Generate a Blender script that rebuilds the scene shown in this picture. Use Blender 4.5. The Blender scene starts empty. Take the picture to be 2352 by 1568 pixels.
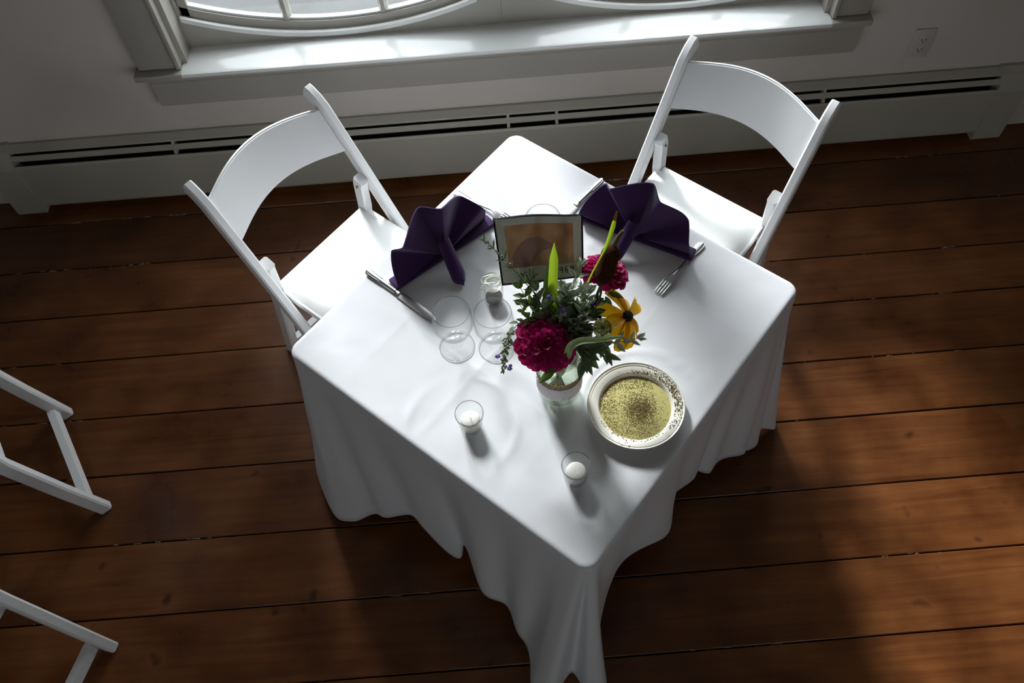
import bpy, bmesh, math, random
from mathutils import Vector, Matrix, noise
random.seed(7)
PI = math.pi
S = bpy.context.scene
COL = S.collection

# ------------------------------------------------------------------ camera
CAM = Vector((-0.092, -1.0848, 2.4523)); FPX = 1991.1
th, ro, ya = 1.0249, -0.0724, -0.0087
_r = Vector((1, 0, 0)); _f = Vector((0, math.cos(th), -math.sin(th))); _u = Vector((0, math.sin(th), math.cos(th)))
_Z = Matrix.Rotation(ya, 3, 'Z'); _r, _f, _u = _Z @ _r, _Z @ _f, _Z @ _u
CR = math.cos(ro) * _r + math.sin(ro) * _u
CU = -math.sin(ro) * _r + math.cos(ro) * _u
CF = _f
cd = bpy.data.cameras.new('camera'); cam = bpy.data.objects.new('camera', cd); COL.objects.link(cam)
cd.sensor_width = 36; cd.lens = FPX * 36 / 2352; cd.clip_start = 0.05; cd.clip_end = 500
M4 = Matrix.Identity(4)
for i in range(3):
    M4[i][0], M4[i][1], M4[i][2], M4[i][3] = CR[i], CU[i], -CF[i], CAM[i]
cam.matrix_world = M4
S.camera = cam

# ------------------------------------------------------------------ sky, sun, exposure
W = bpy.data.worlds.new('sky'); S.world = W; W.use_nodes = True
bg = W.node_tree.nodes['Background']; bg.inputs[0].default_value = (0.90, 0.96, 1.0, 1); bg.inputs[1].default_value = 4.3
sun = bpy.data.lights.new('sun', 'SUN'); sun.energy = 5.7; sun.angle = math.radians(11); sun.color = (0.97, 0.985, 1.0)
so = bpy.data.objects.new('sun', sun); COL.objects.link(so)
SUN_TO = Vector((-0.28, 0.95, 0.575)).normalized()
so.rotation_euler = SUN_TO.to_track_quat('Z', 'Y').to_euler(); so.location = SUN_TO * 20
pl = bpy.data.lights.new('window_portal', 'AREA'); pl.shape = 'RECTANGLE'; pl.size = 2.1; pl.size_y = 1.5; pl.cycles.is_portal = True
po = bpy.data.objects.new('window_portal', pl); COL.objects.link(po); po.location = (-0.02, 1.34, 1.30); po.rotation_euler = (-PI/2, 0, 0)
for px_ in (-1.45, 1.15):      # portals of the unseen windows added behind the camera for fill light
    pl2 = bpy.data.lights.new('window_portal', 'AREA'); pl2.shape = 'RECTANGLE'; pl2.size = 1.0; pl2.size_y = 1.1; pl2.cycles.is_portal = True
    po2 = bpy.data.objects.new('window_portal', pl2); COL.objects.link(po2); po2.location = (px_, -4.36, 1.65); po2.rotation_euler = (PI/2, 0, 0)
S.view_settings.view_transform = 'Standard'; S.view_settings.look = 'None'
S.view_settings.gamma = 1; S.view_settings.use_curve_mapping = False
S.view_settings.exposure = 0.46
S.cycles.transparent_max_bounces = 40      # many thin glass walls lie behind one another

# ------------------------------------------------------------------ helpers
def onz(px, py, z):
    """a point of the photograph at a known height above the floor"""
    d = CF + CR * ((px - 1176) / FPX) + CU * ((784 - py) / FPX)
    return CAM + d * ((z - CAM.z) / d.z)

def me_from(name, verts, faces, smooth=True):
    m = bpy.data.meshes.new(name); m.from_pydata([tuple(v) for v in verts], [], faces); m.update()
    if smooth: m.polygons.foreach_set('use_smooth', [True] * len(m.polygons))
    return m

def me_bm(name, bm, smooth=False, ang=None):
    bmesh.ops.recalc_face_normals(bm, faces=bm.faces)
    m = bpy.data.meshes.new(name); bm.to_mesh(m); bm.free()
    if smooth:
        m.polygons.foreach_set('use_smooth', [True] * len(m.polygons))
        if ang: m.set_sharp_from_angle(angle=math.radians(ang))
    return m

def obj(name, mesh, mat=None, parent=None, mw=None, loc=None):
    o = bpy.data.objects.new(name, mesh); COL.objects.link(o)
    if mat is not None:
        mats = mat if isinstance(mat, (list, tuple)) else [mat]
        if len(mesh.materials) == 0:
            for m in mats: mesh.materials.append(m)
    if parent is not None: o.parent = parent
    if mw is not None: o.matrix_local = mw
    if loc is not None: o.location = loc
    return o

def thing(name, label, cat, loc=(0, 0, 0), rz=0, group=None, mw=None):
    o = bpy.data.objects.new(name, None); COL.objects.link(o); o.empty_display_size = 0.05
    if mw is not None: o.matrix_world = mw
    else: o.location = loc; o.rotation_euler = (0, 0, rz)
    return tag(o, label, cat, group)

def tag(o, label, cat, group=None):
    o['label'] = label; o['category'] = cat
    if group: o['group'] = group
    return o

def struct(o): o['kind'] = 'structure'; return o
def stuff(o): o['kind'] = 'stuff'; return o

def dup(root, mw, label, group=None):
    r = root.copy(); COL.objects.link(r); r.matrix_world = mw; r['label'] = label
    if group: r['group'] = group
    for ch in list(root.children):
        c = ch.copy(); COL.objects.link(c); c.parent = r
        for g in list(ch.children):
            d = g.copy(); COL.objects.link(d); d.parent = c
    return r

def box_bm(bm, lo, hi, bev=0.0, seg=2):
    r = bmesh.ops.create_cube(bm, size=1)
    vs = r['verts']
    for v in vs:
        v.co = Vector([lo[i] + (v.co[i] + .5) * (hi[i] - lo[i]) for i in range(3)])
    if bev:
        es = list({e for v in vs for e in v.link_edges})
        bmesh.ops.bevel(bm, geom=es, offset=bev, segments=seg, affect='EDGES', profile=.5)

def box(name, lo, hi, bev=0.0, seg=2):
    bm = bmesh.new(); box_bm(bm, lo, hi, bev, seg)
    return me_bm(name, bm, bev > 0, 40)

def lathe(name, prof, n=48, closed=False):
    """prof: list of (r,z) around Z; r=0 ends are capped by a single vertex"""
    V, F, rings = [], [], []
    for r, z in prof:
        if r < 1e-6: rings.append([len(V)]); V.append((0, 0, z))
        else:
            rings.append(list(range(len(V), len(V) + n)))
            V += [(r * math.cos(2*PI*i/n), r * math.sin(2*PI*i/n), z) for i in range(n)]
    prs = list(zip(rings, rings[1:])) + ([(rings[-1], rings[0])] if closed else [])
    for a, b in prs:
        for i in range(n):
            j = (i + 1) % n
            if len(a) == 1 and len(b) == 1: continue
            if len(a) == 1: F.append((a[0], b[j], b[i]))
            elif len(b) == 1: F.append((a[i], a[j], b[0]))
            else: F.append((a[i], a[j], b[j], b[i]))
    bm = bmesh.new(); m = me_from(name, V, F); bm.from_mesh(m); bpy.data.meshes.remove(m)
    return me_bm(name, bm, True, 50)

def catmull(P, n):
    """n points per span through P"""
    out = []
    P = [Vector(p) for p in P]
    for i in range(len(P) - 1):
        p0 = P[i-1] if i else P[0] * 2 - P[1]; p1, p2 = P[i], P[i+1]
        p3 = P[i+2] if i + 2 < len(P) else P[-1] * 2 - P[-2]
        for k in range(n):
            t = k / n
            out.append(0.5 * ((2*p1) + (p2-p0)*t + (2*p0-5*p1+4*p2-p3)*t*t + (3*p1-p0-3*p2+p3)*t*t*t))
    out.append(P[-1]); return out

def tube_vf(P, R, n=8, cap=True, V=None, F=None):
    V = [] if V is None else V; F = [] if F is None else F
    P = [Vector(p) for p in P]; base = len(V)
    if not hasattr(R, '__len__'): R = [R] * len(P)
    up = None
    for i, p in enumerate(P):
        t = (P[min(i+1, len(P)-1)] - P[max(i-1, 0)]).normalized()
        if up is None: up = t.orthogonal().normalized()
        up = (up - t * up.dot(t)).normalized(); b = t.cross(up)
        for k in range(n):
            a = 2*PI*k/n; V.append(p + (up*math.cos(a) + b*math.sin(a)) * R[i])
    for i in range(len(P) - 1):
        for k in range(n):
            j = (k+1) % n; a = base + i*n
            F.append((a+k, a+j, a+n+j, a+n+k))
    if cap:
        F.append(tuple(base + k for k in range(n))[::-1]); F.append(tuple(base + (len(P)-1)*n + k for k in range(n)))
    return V, F

def tube(name, P, R, n=8):
    V, F = tube_vf(P, R, n); return me_from(name, V, F)

def sweep_bar(name, P, U, w, h, bev=.003):
    """bar of rectangular section: P path, U per-point 'height' axis; w across (X), h along U"""
    V, F = [], []
    c = .35
    X = Vector((1, 0, 0))
    sec = [(-.5, -.5), (.5, -.5), (.5, .5), (-.5, .5)]
    bv = min(w, h) * .18
    sec = []
    for sx, sy in ((-1, -1), (1, -1), (1, 1), (-1, 1)):
        a = (sx*(w/2-bv), sy*h/2); b = (sx*w/2, sy*(h/2-bv))
        sec += [a, b] if sx*sy < 0 else [b, a]
    n = len(sec)
    for i, p in enumerate(P):
        for a, b in sec: V.append(Vector(p) + X*a + Vector(U[i])*b)
    for i in range(len(P)-1):
        for k in range(n):
            j = (k+1) % n; F.append((i*n+k, i*n+j, (i+1)*n+j, (i+1)*n+k))
    F.append(tuple(range(n))[::-1]); F.append(tuple((len(P)-1)*n+k for k in range(n)))
    bm = bmesh.new(); m = me_from(name, V, F); bm.from_mesh(m); bpy.data.meshes.remove(m)
    return me_bm(name, bm, True, 35)

def extrude_poly(name, pts, axis, lo, hi, smooth=False):
    """pts 2-D outline; axis 'x' -> (y,z), 'y' -> (x,z), 'z' -> (x,y)"""
    def mk(a, b, t): return {'x': (t, a, b), 'y': (a, t, b), 'z': (a, b, t)}[axis]
    n = len(pts); V = [mk(a, b, lo) for a, b in pts] + [mk(a, b, hi) for a, b in pts]
    F = [tuple(range(n)), tuple(range(2*n-1, n-1, -1))] + [(i, (i+1) % n, n+(i+1) % n, n+i) for i in range(n)]
    bm = bmesh.new(); m = me_from(name, V, F, False); bm.from_mesh(m); bpy.data.meshes.remove(m)
    return me_bm(name, bm, smooth, 35)

def frame_from(z, xh=Vector((1, 0, 0)), loc=(0, 0, 0)):
    z = Vector(z).normalized(); x = (Vector(xh) - z * Vector(xh).dot(z)).normalized(); y = z.cross(x)
    m = Matrix.Identity(4)
    for i in range(3): m[i][0], m[i][1], m[i][2], m[i][3] = x[i], y[i], z[i], loc[i]
    return m

# ------------------------------------------------------------------ materials
def mat(name, col, rough=.5, spec=.5, metal=0.0, **kw):
    m = bpy.data.materials.new(name); m.use_nodes = True
    b = m.node_tree.nodes['Principled BSDF']
    b.inputs['Base Color'].default_value = (*col, 1); b.inputs['Roughness'].default_value = rough
    b.inputs['Specular IOR Level'].default_value = spec; b.inputs['Metallic'].default_value = metal
    for k, v in kw.items(): b.inputs[k.replace('_', ' ')].default_value = v
    return m

def nodes(m): return m.node_tree.nodes, m.node_tree.links, m.node_tree.nodes['Principled BSDF']

def add_noise(m, scale, c1, c2, detail=4, stretch=(1, 1, 1), lo=.35, hi=.65, bump=0.0, bscale=None, coord='Object', dist=.002):
    N, L, b = nodes(m)
    tc = N.new('ShaderNodeTexCoord'); mp = N.new('ShaderNodeMapping'); mp.inputs['Scale'].default_value = stretch
    L.new(tc.outputs[coord], mp.inputs['Vector'])
    nz = N.new('ShaderNodeTexNoise'); nz.inputs['Scale'].default_value = scale; nz.inputs['Detail'].default_value = detail
    L.new(mp.outputs[0], nz.inputs['Vector'])
    rp = N.new('ShaderNodeValToRGB'); rp.color_ramp.elements[0].position = lo; rp.color_ramp.elements[1].position = hi
    rp.color_ramp.elements[0].color = (*c1, 1); rp.color_ramp.elements[1].color = (*c2, 1)
    L.new(nz.outputs['Fac'], rp.inputs[0]); L.new(rp.outputs[0], b.inputs['Base Color'])
    if bump:
        n2 = N.new('ShaderNodeTexNoise'); n2.inputs['Scale'].default_value = bscale or scale*4; n2.inputs['Detail'].default_value = 3
        L.new(mp.outputs[0], n2.inputs['Vector'])
        bp = N.new('ShaderNodeBump'); bp.inputs['Strength'].default_value = bump; bp.inputs['Distance'].default_value = dist
        L.new(n2.outputs['Fac'], bp.inputs['Height']); L.new(bp.outputs[0], b.inputs['Normal'])
    return m

def translucent(m, amount, col):
    N, L, b = nodes(m)
    t = N.new('ShaderNodeBsdfTranslucent'); t.inputs[0].default_value = (*col, 1)
    mx = N.new('ShaderNodeMixShader'); mx.inputs[0].default_value = amount
    out = N['Material Output']
    L.new(b.outputs[0], mx.inputs[1]); L.new(t.outputs[0], mx.inputs[2]); L.new(mx.outputs[0], out.inputs[0])
    return m

def thin_glass(name, tint=(.97, .985, .98), edge=1.0, f0=.04):
    """thin clear glass: see-through face on, reflecting and darker towards grazing"""
    m = bpy.data.materials.new(name); m.use_nodes = True; N, L = m.node_tree.nodes, m.node_tree.links
    N.clear(); out = N.new('ShaderNodeOutputMaterial')
    lw = N.new('ShaderNodeLayerWeight'); lw.inputs['Blend'].default_value = .5
    pw = N.new('ShaderNodeMath'); pw.operation = 'POWER'; pw.inputs[1].default_value = 4.0
    L.new(lw.outputs['Facing'], pw.inputs[0])
    mc = N.new('ShaderNodeMix'); mc.data_type = 'RGBA'; mc.inputs[6].default_value = (*tint, 1)
    mc.inputs[7].default_value = (*[max(0, c - .42*edge) for c in tint], 1); L.new(pw.outputs[0], mc.inputs[0])
    tr = N.new('ShaderNodeBsdfTransparent'); L.new(mc.outputs[2], tr.inputs[0])
    gl = N.new('ShaderNodeBsdfGlossy'); gl.inputs['Roughness'].default_value = .02
    fr = N.new('ShaderNodeMath'); fr.operation = 'MULTIPLY_ADD'; fr.inputs[1].default_value = .32; fr.inputs[2].default_value = f0
    L.new(pw.outputs[0], fr.inputs[0])
    mx = N.new('ShaderNodeMixShader'); L.new(fr.outputs[0], mx.inputs[0]); L.new(tr.outputs[0], mx.inputs[1]); L.new(gl.outputs[0], mx.inputs[2])
    L.new(mx.outputs[0], out.inputs[0]); return m

WALL = add_noise(mat('wall_paint', (.55, .52, .49), .6, .3), 3, (.60, .55, .505), (.64, .59, .545), bump=.08, bscale=60)
TRIM = mat('trim_paint', (.40, .378, .335), .38, .5)
SILLP = mat('sill_paint', (.86, .86, .85), .14, .6)
CEIL = mat('ceiling_paint', (.80, .79, .77), .8)
HEAT = mat('heater_enamel', (.42, .395, .335), .45)
DARK = mat('dark_void', (.006, .006, .006), .8)
CHAIRW = mat('white_chair_enamel', (.80, .80, .80), .32, .5)
SEATW = mat('white_vinyl', (.86, .86, .84), .35, .45)
BOLT = mat('bolt_metal', (.35, .35, .34), .4, metal=1)
STEEL = mat('stainless_steel', (.86, .87, .88), .24, metal=1)
GLASS = thin_glass('clear_glass', (.993, .996, .994), .6, .012)
PANE = thin_glass('window_glass', (.96, .97, .97), .3, .05)
JARGL = thin_glass('jar_glass', (.985, .995, .988), .45, .03)
RIMG = thin_glass('rim_glass', (.74, .77, .76), .6, .20)
STEMGL = thin_glass('stem_glass', (.998, 1, .999), .30, .06)
FOOTGL = thin_glass('foot_glass', (.99, .995, .992), .5, .03)
SOLIDG = mat('solid_glass', (1, 1, 1), .0, .5, Transmission_Weight=1.0, IOR=1.45)
WAX = mat('white_wax', (.86, .86, .82), .5, .3, Subsurface_Weight=.25)
WICK = mat('wick', (.55, .53, .48), .9)
CERAM = mat('cream_glazed_ceramic', (.80, .78, .69), .18, .5)
ASPH = add_noise(mat('asphalt', (.14, .14, .14), .85), 2.2, (.040, .041, .041), (.050, .051, .051), 6, lo=.3, hi=.7)

# cloth
CLOTH = mat('white_linen', (.68, .685, .705), .75, .2, Sheen_Weight=.15)
N_, L_, b_ = nodes(CLOTH)
tc_ = N_.new('ShaderNodeTexCoord'); nz_ = N_.new('ShaderNodeTexNoise'); nz_.inputs['Scale'].default_value = 7; nz_.inputs['Detail'].default_value = 3
L_.new(tc_.outputs['Object'], nz_.inputs['Vector'])
bp_ = N_.new('ShaderNodeBump'); bp_.inputs['Strength'].default_value = .25; bp_.inputs['Distance'].default_value = .01
L_.new(nz_.outputs['Fac'], bp_.inputs['Height']); L_.new(bp_.outputs[0], b_.inputs['Normal'])
NAPK = add_noise(mat('purple_napkin_cloth', (.05, .02, .11), .85, .15, Sheen_Weight=.25), 9, (.030, .008, .056), (.043, .012, .078), bump=.25, bscale=900, dist=.0006)

# floor boards
WOOD = mat('stained_pine', (.1, .03, .01), .32, .45)
N_, L_, b_ = nodes(WOOD)
tc_ = N_.new('ShaderNodeTexCoord'); oi = N_.new('ShaderNodeObjectInfo')
ad = N_.new('ShaderNodeVectorMath'); ad.operation = 'MULTIPLY_ADD'; ad.inputs[1].default_value = (0, 0, 0)
sc_ = N_.new('ShaderNodeVectorMath'); sc_.operation = 'SCALE'; sc_.inputs[0].default_value = (37, 19, 7); L_.new(oi.outputs['Random'], sc_.inputs['Scale'])
av = N_.new('ShaderNodeVectorMath'); av.operation = 'ADD'; L_.new(tc_.outputs['Object'], av.inputs[0]); L_.new(sc_.outputs[0], av.inputs[1])
mp1 = N_.new('ShaderNodeMapping'); mp1.inputs['Scale'].default_value = (.7, 14, 1); L_.new(av.outputs[0], mp1.inputs[0])
g1 = N_.new('ShaderNodeTexNoise'); g1.inputs['Scale'].default_value = 3.2; g1.inputs['Detail'].default_value = 8; g1.inputs['Roughness'].default_value = .62; g1.inputs['Distortion'].default_value = .6
L_.new(mp1.outputs[0], g1.inputs['Vector'])
g2 = N_.new('ShaderNodeTexNoise'); g2.inputs['Scale'].default_value = 5.5; g2.inputs['Detail'].default_value = 5; L_.new(av.outputs[0], g2.inputs['Vector'])
r1 = N_.new('ShaderNodeValToRGB'); r1.color_ramp.elements[0].position = .3; r1.color_ramp.elements[1].position = .72
r1.color_ramp.elements[0].color = (.108, .034, .0095, 1); r1.color_ramp.elements[1].color = (.185, .066, .018, 1)
L_.new(g1.outputs['Fac'], r1.inputs[0])
r2 = N_.new('ShaderNodeValToRGB'); r2.color_ramp.elements[0].position = .32; r2.color_ramp.elements[1].position = .75
r2.color_ramp.elements[0].color = (.55, .48, .45, 1); r2.color_ramp.elements[1].color = (1.25, 1.3, 1.3, 1); L_.new(g2.outputs['Fac'], r2.inputs[0])
mu = N_.new('ShaderNodeMix'); mu.data_type = 'RGBA'; mu.blend_type = 'MULTIPLY'; mu.inputs[0].default_value = 1
L_.new(r1.outputs[0], mu.inputs[6]); L_.new(r2.outputs[0], mu.inputs[7])
# dark worn knots and stains
vk = N_.new('ShaderNodeTexNoise'); vk.inputs['Scale'].default_value = 11; vk.inputs['Detail'].default_value = 2; L_.new(av.outputs[0], vk.inputs['Vector'])
rk = N_.new('ShaderNodeValToRGB'); rk.color_ramp.elements[0].position = .70; rk.color_ramp.elements[1].position = .78
rk.color_ramp.elements[0].color = (1, 1, 1, 1); rk.color_ramp.elements[1].color = (.3, .25, .25, 1); L_.new(vk.outputs['Fac'], rk.inputs[0])
mu2 = N_.new('ShaderNodeMix'); mu2.data_type = 'RGBA'; mu2.blend_type = 'MULTIPLY'; mu2.inputs[0].default_value = 1
L_.new(mu.outputs[2], mu2.inputs[6]); L_.new(rk.outputs[0], mu2.inputs[7])
hs = N_.new('ShaderNodeHueSaturation'); L_.new(mu2.outputs[2], hs.inputs['Color'])
mr = N_.new('ShaderNodeMapRange'); mr.inputs[3].default_value = .8; mr.inputs[4].default_value = 1.2; L_.new(oi.outputs['Random'], mr.inputs[0]); L_.new(mr.outputs[0], hs.inputs['Value'])
L_.new(hs.outputs[0], b_.inputs['Base Color'])
rr = N_.new('ShaderNodeMapRange'); rr.inputs[3].default_value = .20; rr.inputs[4].default_value = .42; L_.new(g2.outputs['Fac'], rr.inputs[0]); L_.new(rr.outputs[0], b_.inputs['Roughness'])
bp_ = N_.new('ShaderNodeBump'); bp_.inputs['Strength'].default_value = .12; bp_.inputs['Distance'].default_value = .004; L_.new(g1.outputs['Fac'], bp_.inputs['Height']); L_.new(bp_.outputs[0], b_.inputs['Normal'])

# ------------------------------------------------------------------ room shell
WY = 1.19
XL, XR, YB, ZC = -4.2, 4.0, -4.2, 3.1
fl = struct(obj('floor', box('floor', (XL, YB, -.25), (XR, 1.36, -.028)), DARK))
ys = [1.36, 1.278, 1.068, .852, .645, .459, .240, .037, -.187, -.402, -.615]
while ys[-1] > YB: ys.append(ys[-1] - .213)
plank_cache = {}
for i in range(len(ys) - 1):
    y1, y0 = ys[i], max(ys[i+1], YB)
    cuts = [XL, XR]
    cuts = [XL] + [c for c in {1: [-.52], 2: [2.6], 3: [-2.2], 4: [1.9], 5: [-2.5, 2.9], 6: [2.2], 7: [-2.0], 8: [2.4], 9: [-1.9], 10: [1.75]}.get(i, [random.uniform(-2.5, 2.5)])] + [XR]
    for a, b in zip(cuts, cuts[1:]):
        w = y1 - y0 - .0035; l = b - a - .003
        key = (round(w, 3), round(l, 3))
        if key not in plank_cache:
            plank_cache[key] = box('plank', (-l/2, -w/2, -.028), (l/2, w/2, 0), .0022, 1)
        o = obj('plank', plank_cache[key], WOOD, fl, loc=((a+b)/2, (y0+y1)/2, random.uniform(-.0012, .0006)))
# pale dust and splinters caught in the seams
V, F = [], []
for i in range(2, 13):
    for k in range(70):
        x = random.uniform(-2, 2.2); y = ys[i] + random.uniform(-.003, .003)
        if noise.noise((x*1.6, i*9.1, 0)) < .05: continue
        l = random.uniform(.004, .028); w = random.uniform(.0006, .0016); b0 = len(V)
        for dx, dy, dz in ((-l/2, -w, -.004), (l/2, -w, -.004), (l/2, w, -.004), (-l/2, w, -.004), (0, 0, .0006)): V.append((x+dx, y+dy, dz))
        F += [(b0, b0+1, b0+4), (b0+1, b0+2, b0+4), (b0+2, b0+3, b0+4), (b0+3, b0, b0+4)]
stuff(obj('seam_dust', me_from('seam_dust', V, F, False), mat('dust', (.42, .36, .28), .9), fl))

def multi(name, boxes):
    bm = bmesh.new()
    for lo, hi in boxes: box_bm(bm, lo, hi)
    return me_bm(name, bm)
WT = 1.36; X0, X1, ZS, ZT = -1.06, 1.02, .56, 2.02
struct(obj('wall_back', multi('wall_back', [((XL, WY, -.02), (X0, WT, ZC)), ((X1, WY, -.02), (XR, WT, ZC)), ((X0, WY, -.02), (X1, WT, ZS)), ((X0, WY, ZT), (X1, WT, ZC))]), WALL))
struct(obj('wall_left', box('wall_left', (XL-.1, YB, -.02), (XL, WT, ZC)), WALL))
struct(obj('wall_right', box('wall_right', (XR, YB, -.02), (XR+.1, WT, ZC)), WALL))
FILL_WINDOWS = [(-1.9, -1.0), (.7, 1.6)]  # unseen windows added in the front wall to let in fill light
struct(obj('wall_front', multi('wall_front', [((XL, YB-.12, -.02), (XR, YB, 1.1)), ((XL, YB-.12, 2.15), (XR, YB, ZC)), ((XL, YB-.12, 1.1), (FILL_WINDOWS[0][0], YB, 2.15)), ((FILL_WINDOWS[0][1], YB-.12, 1.1), (FILL_WINDOWS[1][0], YB, 2.15)), ((FILL_WINDOWS[1][1], YB-.12, 1.1), (XR, YB, 2.15))]), WALL))
for wi, (a, b) in enumerate(FILL_WINDOWS):
    e = bpy.data.objects.new('window_%d' % (wi+3), None); COL.objects.link(e); e['kind'] = 'structure'
    bm = bmesh.new()
    for lo, hi in (((a, YB-.09, 1.1), (b, YB-.04, 1.16)), ((a, YB-.09, 2.09), (b, YB-.04, 2.15)), ((a, YB-.09, 1.16), (a+.06, YB-.04, 2.09)), ((b-.06, YB-.09, 1.16), (b, YB-.04, 2.09)), (((a+b)/2-.015, YB-.085, 1.16), ((a+b)/2+.015, YB-.05, 2.09)), ((a+.06, YB-.085, 1.64), (b-.06, YB-.05, 1.68))): box_bm(bm, lo, hi)
    obj('sash', me_bm('sash', bm), TRIM, e)
    obj('pane', box('pane', (a+.05, YB-.07, 1.15), (b-.05, YB-.066, 2.1)), PANE, e)
struct(obj('ceiling', box('ceiling', (XL, YB, ZC), (XR, WT, ZC+.1)), CEIL))
struct(obj('ground', box('ground', (-80, -90, -3.3), (80, 160, -3.2)), ASPH))

# window trim
def casing(name, xa, xb, inner):
    bm = bmesh.new()
    box_bm(bm, (xa, WY-.024, .581), (xb, WY, ZT+.02), .003)
    s = 1 if inner > (xa+xb)/2 else -1
    box_bm(bm, (min(inner, inner-s*.016), WY-.034, .581), (max(inner, inner-s*.016), WY-.02, ZT+.02), .005)   # inner bead
    return struct(obj(name, me_bm(name, bm, True, 40), TRIM))
casing('trim_1', -1.195, -1.06, -1.06)
casing('trim_2', 1.02, 1.14, 1.02)
struct(obj('trim_3', box('head', (-1.22, WY-.03, ZT+.02), (1.165, WY, ZT+.16), .004), TRIM))
struct(obj('trim_4', extrude_poly('stool', [(1.30, .558), (1.148, .558), (1.139, .562), (1.136, .569), (1.139, .576), (1.148, .58), (1.30, .58)], 'x', -1.06, 1.02, True), SILLP))
bm = bmesh.new()
for a, b in ((-1.212, -1.06), (1.02, 1.152)): box_bm(bm, (a, 1.137, .558), (b, WY, .58), .005)
struct(obj('trim_5', me_bm('horns', bm, True, 40), TRIM))
struct(obj('trim_6', extrude_poly('apron', [(WY, .43), (1.168, .43), (1.165, .434), (1.165, .525), (1.158, .532), (1.150, .545), (1.150, .558), (WY, .558)], 'x', -1.18, 1.135), TRIM))
bm = bmesh.new()
box_bm(bm, (-1.06, WY, .58), (-1.045, WT, ZT)); box_bm(bm, (1.005, WY, .58), (1.02, WT, ZT)); box_bm(bm, (-1.06, WY, ZT-.015), (1.02, WT, ZT))
struct(obj('trim_7', me_bm('jamb', bm), TRIM))

def arc_z(x, xc, z0, R): return z0 + R - math.sqrt(max(R*R - (x-xc)**2, 0))
def strip(name, top, bot, y0, y1):
    """solid between two curves given as lists of (x,z)"""
    n = len(top); V = []
    for y in (y0, y1):
        V += [(x, y, z) for x, z in top] + [(x, y, z) for x, z in bot]
    F = []
    for i in range(n-1):
        F += [(i, i+1, n+i+1, n+i), (2*n+i, 3*n+i, 3*n+i+1, 2*n+i+1), (i, 2*n+i, 2*n+i+1, i+1), (n+i, n+i+1, 3*n+i+1, 3*n+i)]
    F += [(0, n, 3*n, 2*n), (n-1, 3*n-1, 4*n-1, 2*n-1)]
    bm = bmesh.new(); m = me_from(name, V, F, False); bm.from_mesh(m); bpy.data.meshes.remove(m)
    return me_bm(name, bm, True, 35)

def window(name, xa, xb, xc, xsplit):
    """one round-bottomed sash set in a flat panel"""
    w = struct(obj(name, None)) if False else None
    e = bpy.data.objects.new(name, None); COL.objects.link(e); e['kind'] = 'structure'
    n = 40; xs = [xa + (xb-xa)*i/n for i in range(n+1)]
    R = 1.25
    arc = lambda z0: [(x, arc_z(x, xc, z0, R)) for x in xs]
    # flat panel below the curve, out to its seam
    pa, pb = (X0+.002, xsplit) if xc < 0 else (xsplit, X1-.002)
    xs2 = [pa + (pb-pa)*i/n for i in range(n+1)]
    cl = lambda x: min(max(x, xa), xb)
    up = [(x, arc_z(x, xc, .596, R) if xa <= x <= xb else .72 if False else arc_z(cl(x), xc, .596, R)) for x in xs2]
    obj('panel', strip('panel', up, [(x, .575) for x, z in up], 1.262, 1.30), TRIM, e)
    obj('panel', box('panel', (pa, 1.2622, arc_z(xa, xc, .596, R)-.002), (xa, 1.30, ZT-.015)), TRIM, e)
    obj('panel', box('panel', (xb, 1.2622, arc_z(xb, xc, .596, R)-.002), (pb, 1.30, ZT-.015)), TRIM, e)
    obj('stop_bead', strip('stop_bead', arc(.606), arc(.590), 1.254, 1.266), SILLP, e)
    obj('sash_rail', strip('sash_rail', arc(.632), arc(.602), 1.276, 1.305), TRIM, e)
    obj('glazing_bead', strip('glazing_bead', arc(.640), arc(.628), 1.284, 1.300), SILLP, e)
    for x in (xa, xb):
        s = 1 if x == xa else -1
        obj('stile', box('stile', (min(x, x+s*.03), 1.276, arc_z(x, xc, .585, R)), (max(x, x+s*.03), 1.305, ZT-.015), .003, 1), TRIM, e)
    obj('top_rail', box('top_rail', (xa, 1.276, ZT-.06), (xb, 1.305, ZT-.015), .003, 1), TRIM, e)
    ms = [xc-.155-.0, xc+.155]
    for x in ms:
        obj('muntin', extrude_poly('muntin', [(x-.016, 1.305), (x-.016, 1.296), (x-.006, 1.278), (x+.006, 1.278), (x+.016, 1.296), (x+.016, 1.305)], 'z', arc_z(x, xc, .615, R), ZT-.03), TRIM, e)
    z = 1.12
    bnd = [xa+.015] + ms + [xb-.015]
    for a, b in zip(bnd, bnd[1:]):
        xs3 = [a + (b-a)*i/8 for i in range(9)]
        obj('pane', strip('pane', [(x, z) for x in xs3], [(x, arc_z(x, xc, .62, R)) for x in xs3], 1.292, 1.295), PANE, e)
        obj('pane', box('pane', (a, 1.292, z), (b, 1.295, ZT-.03)), PANE, e)
    return e
window('window_1', -1.035, -.105, -.56, -.0295)
struct(obj('trim_8', box('seam_backing', (-.08, 1.3005, .575), (.03, 1.345, ZT-.015)), TRIM))  # backing board added behind the panel seam to block a light leak
window('window_2', .065, .995, .545, -.0288)

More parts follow.
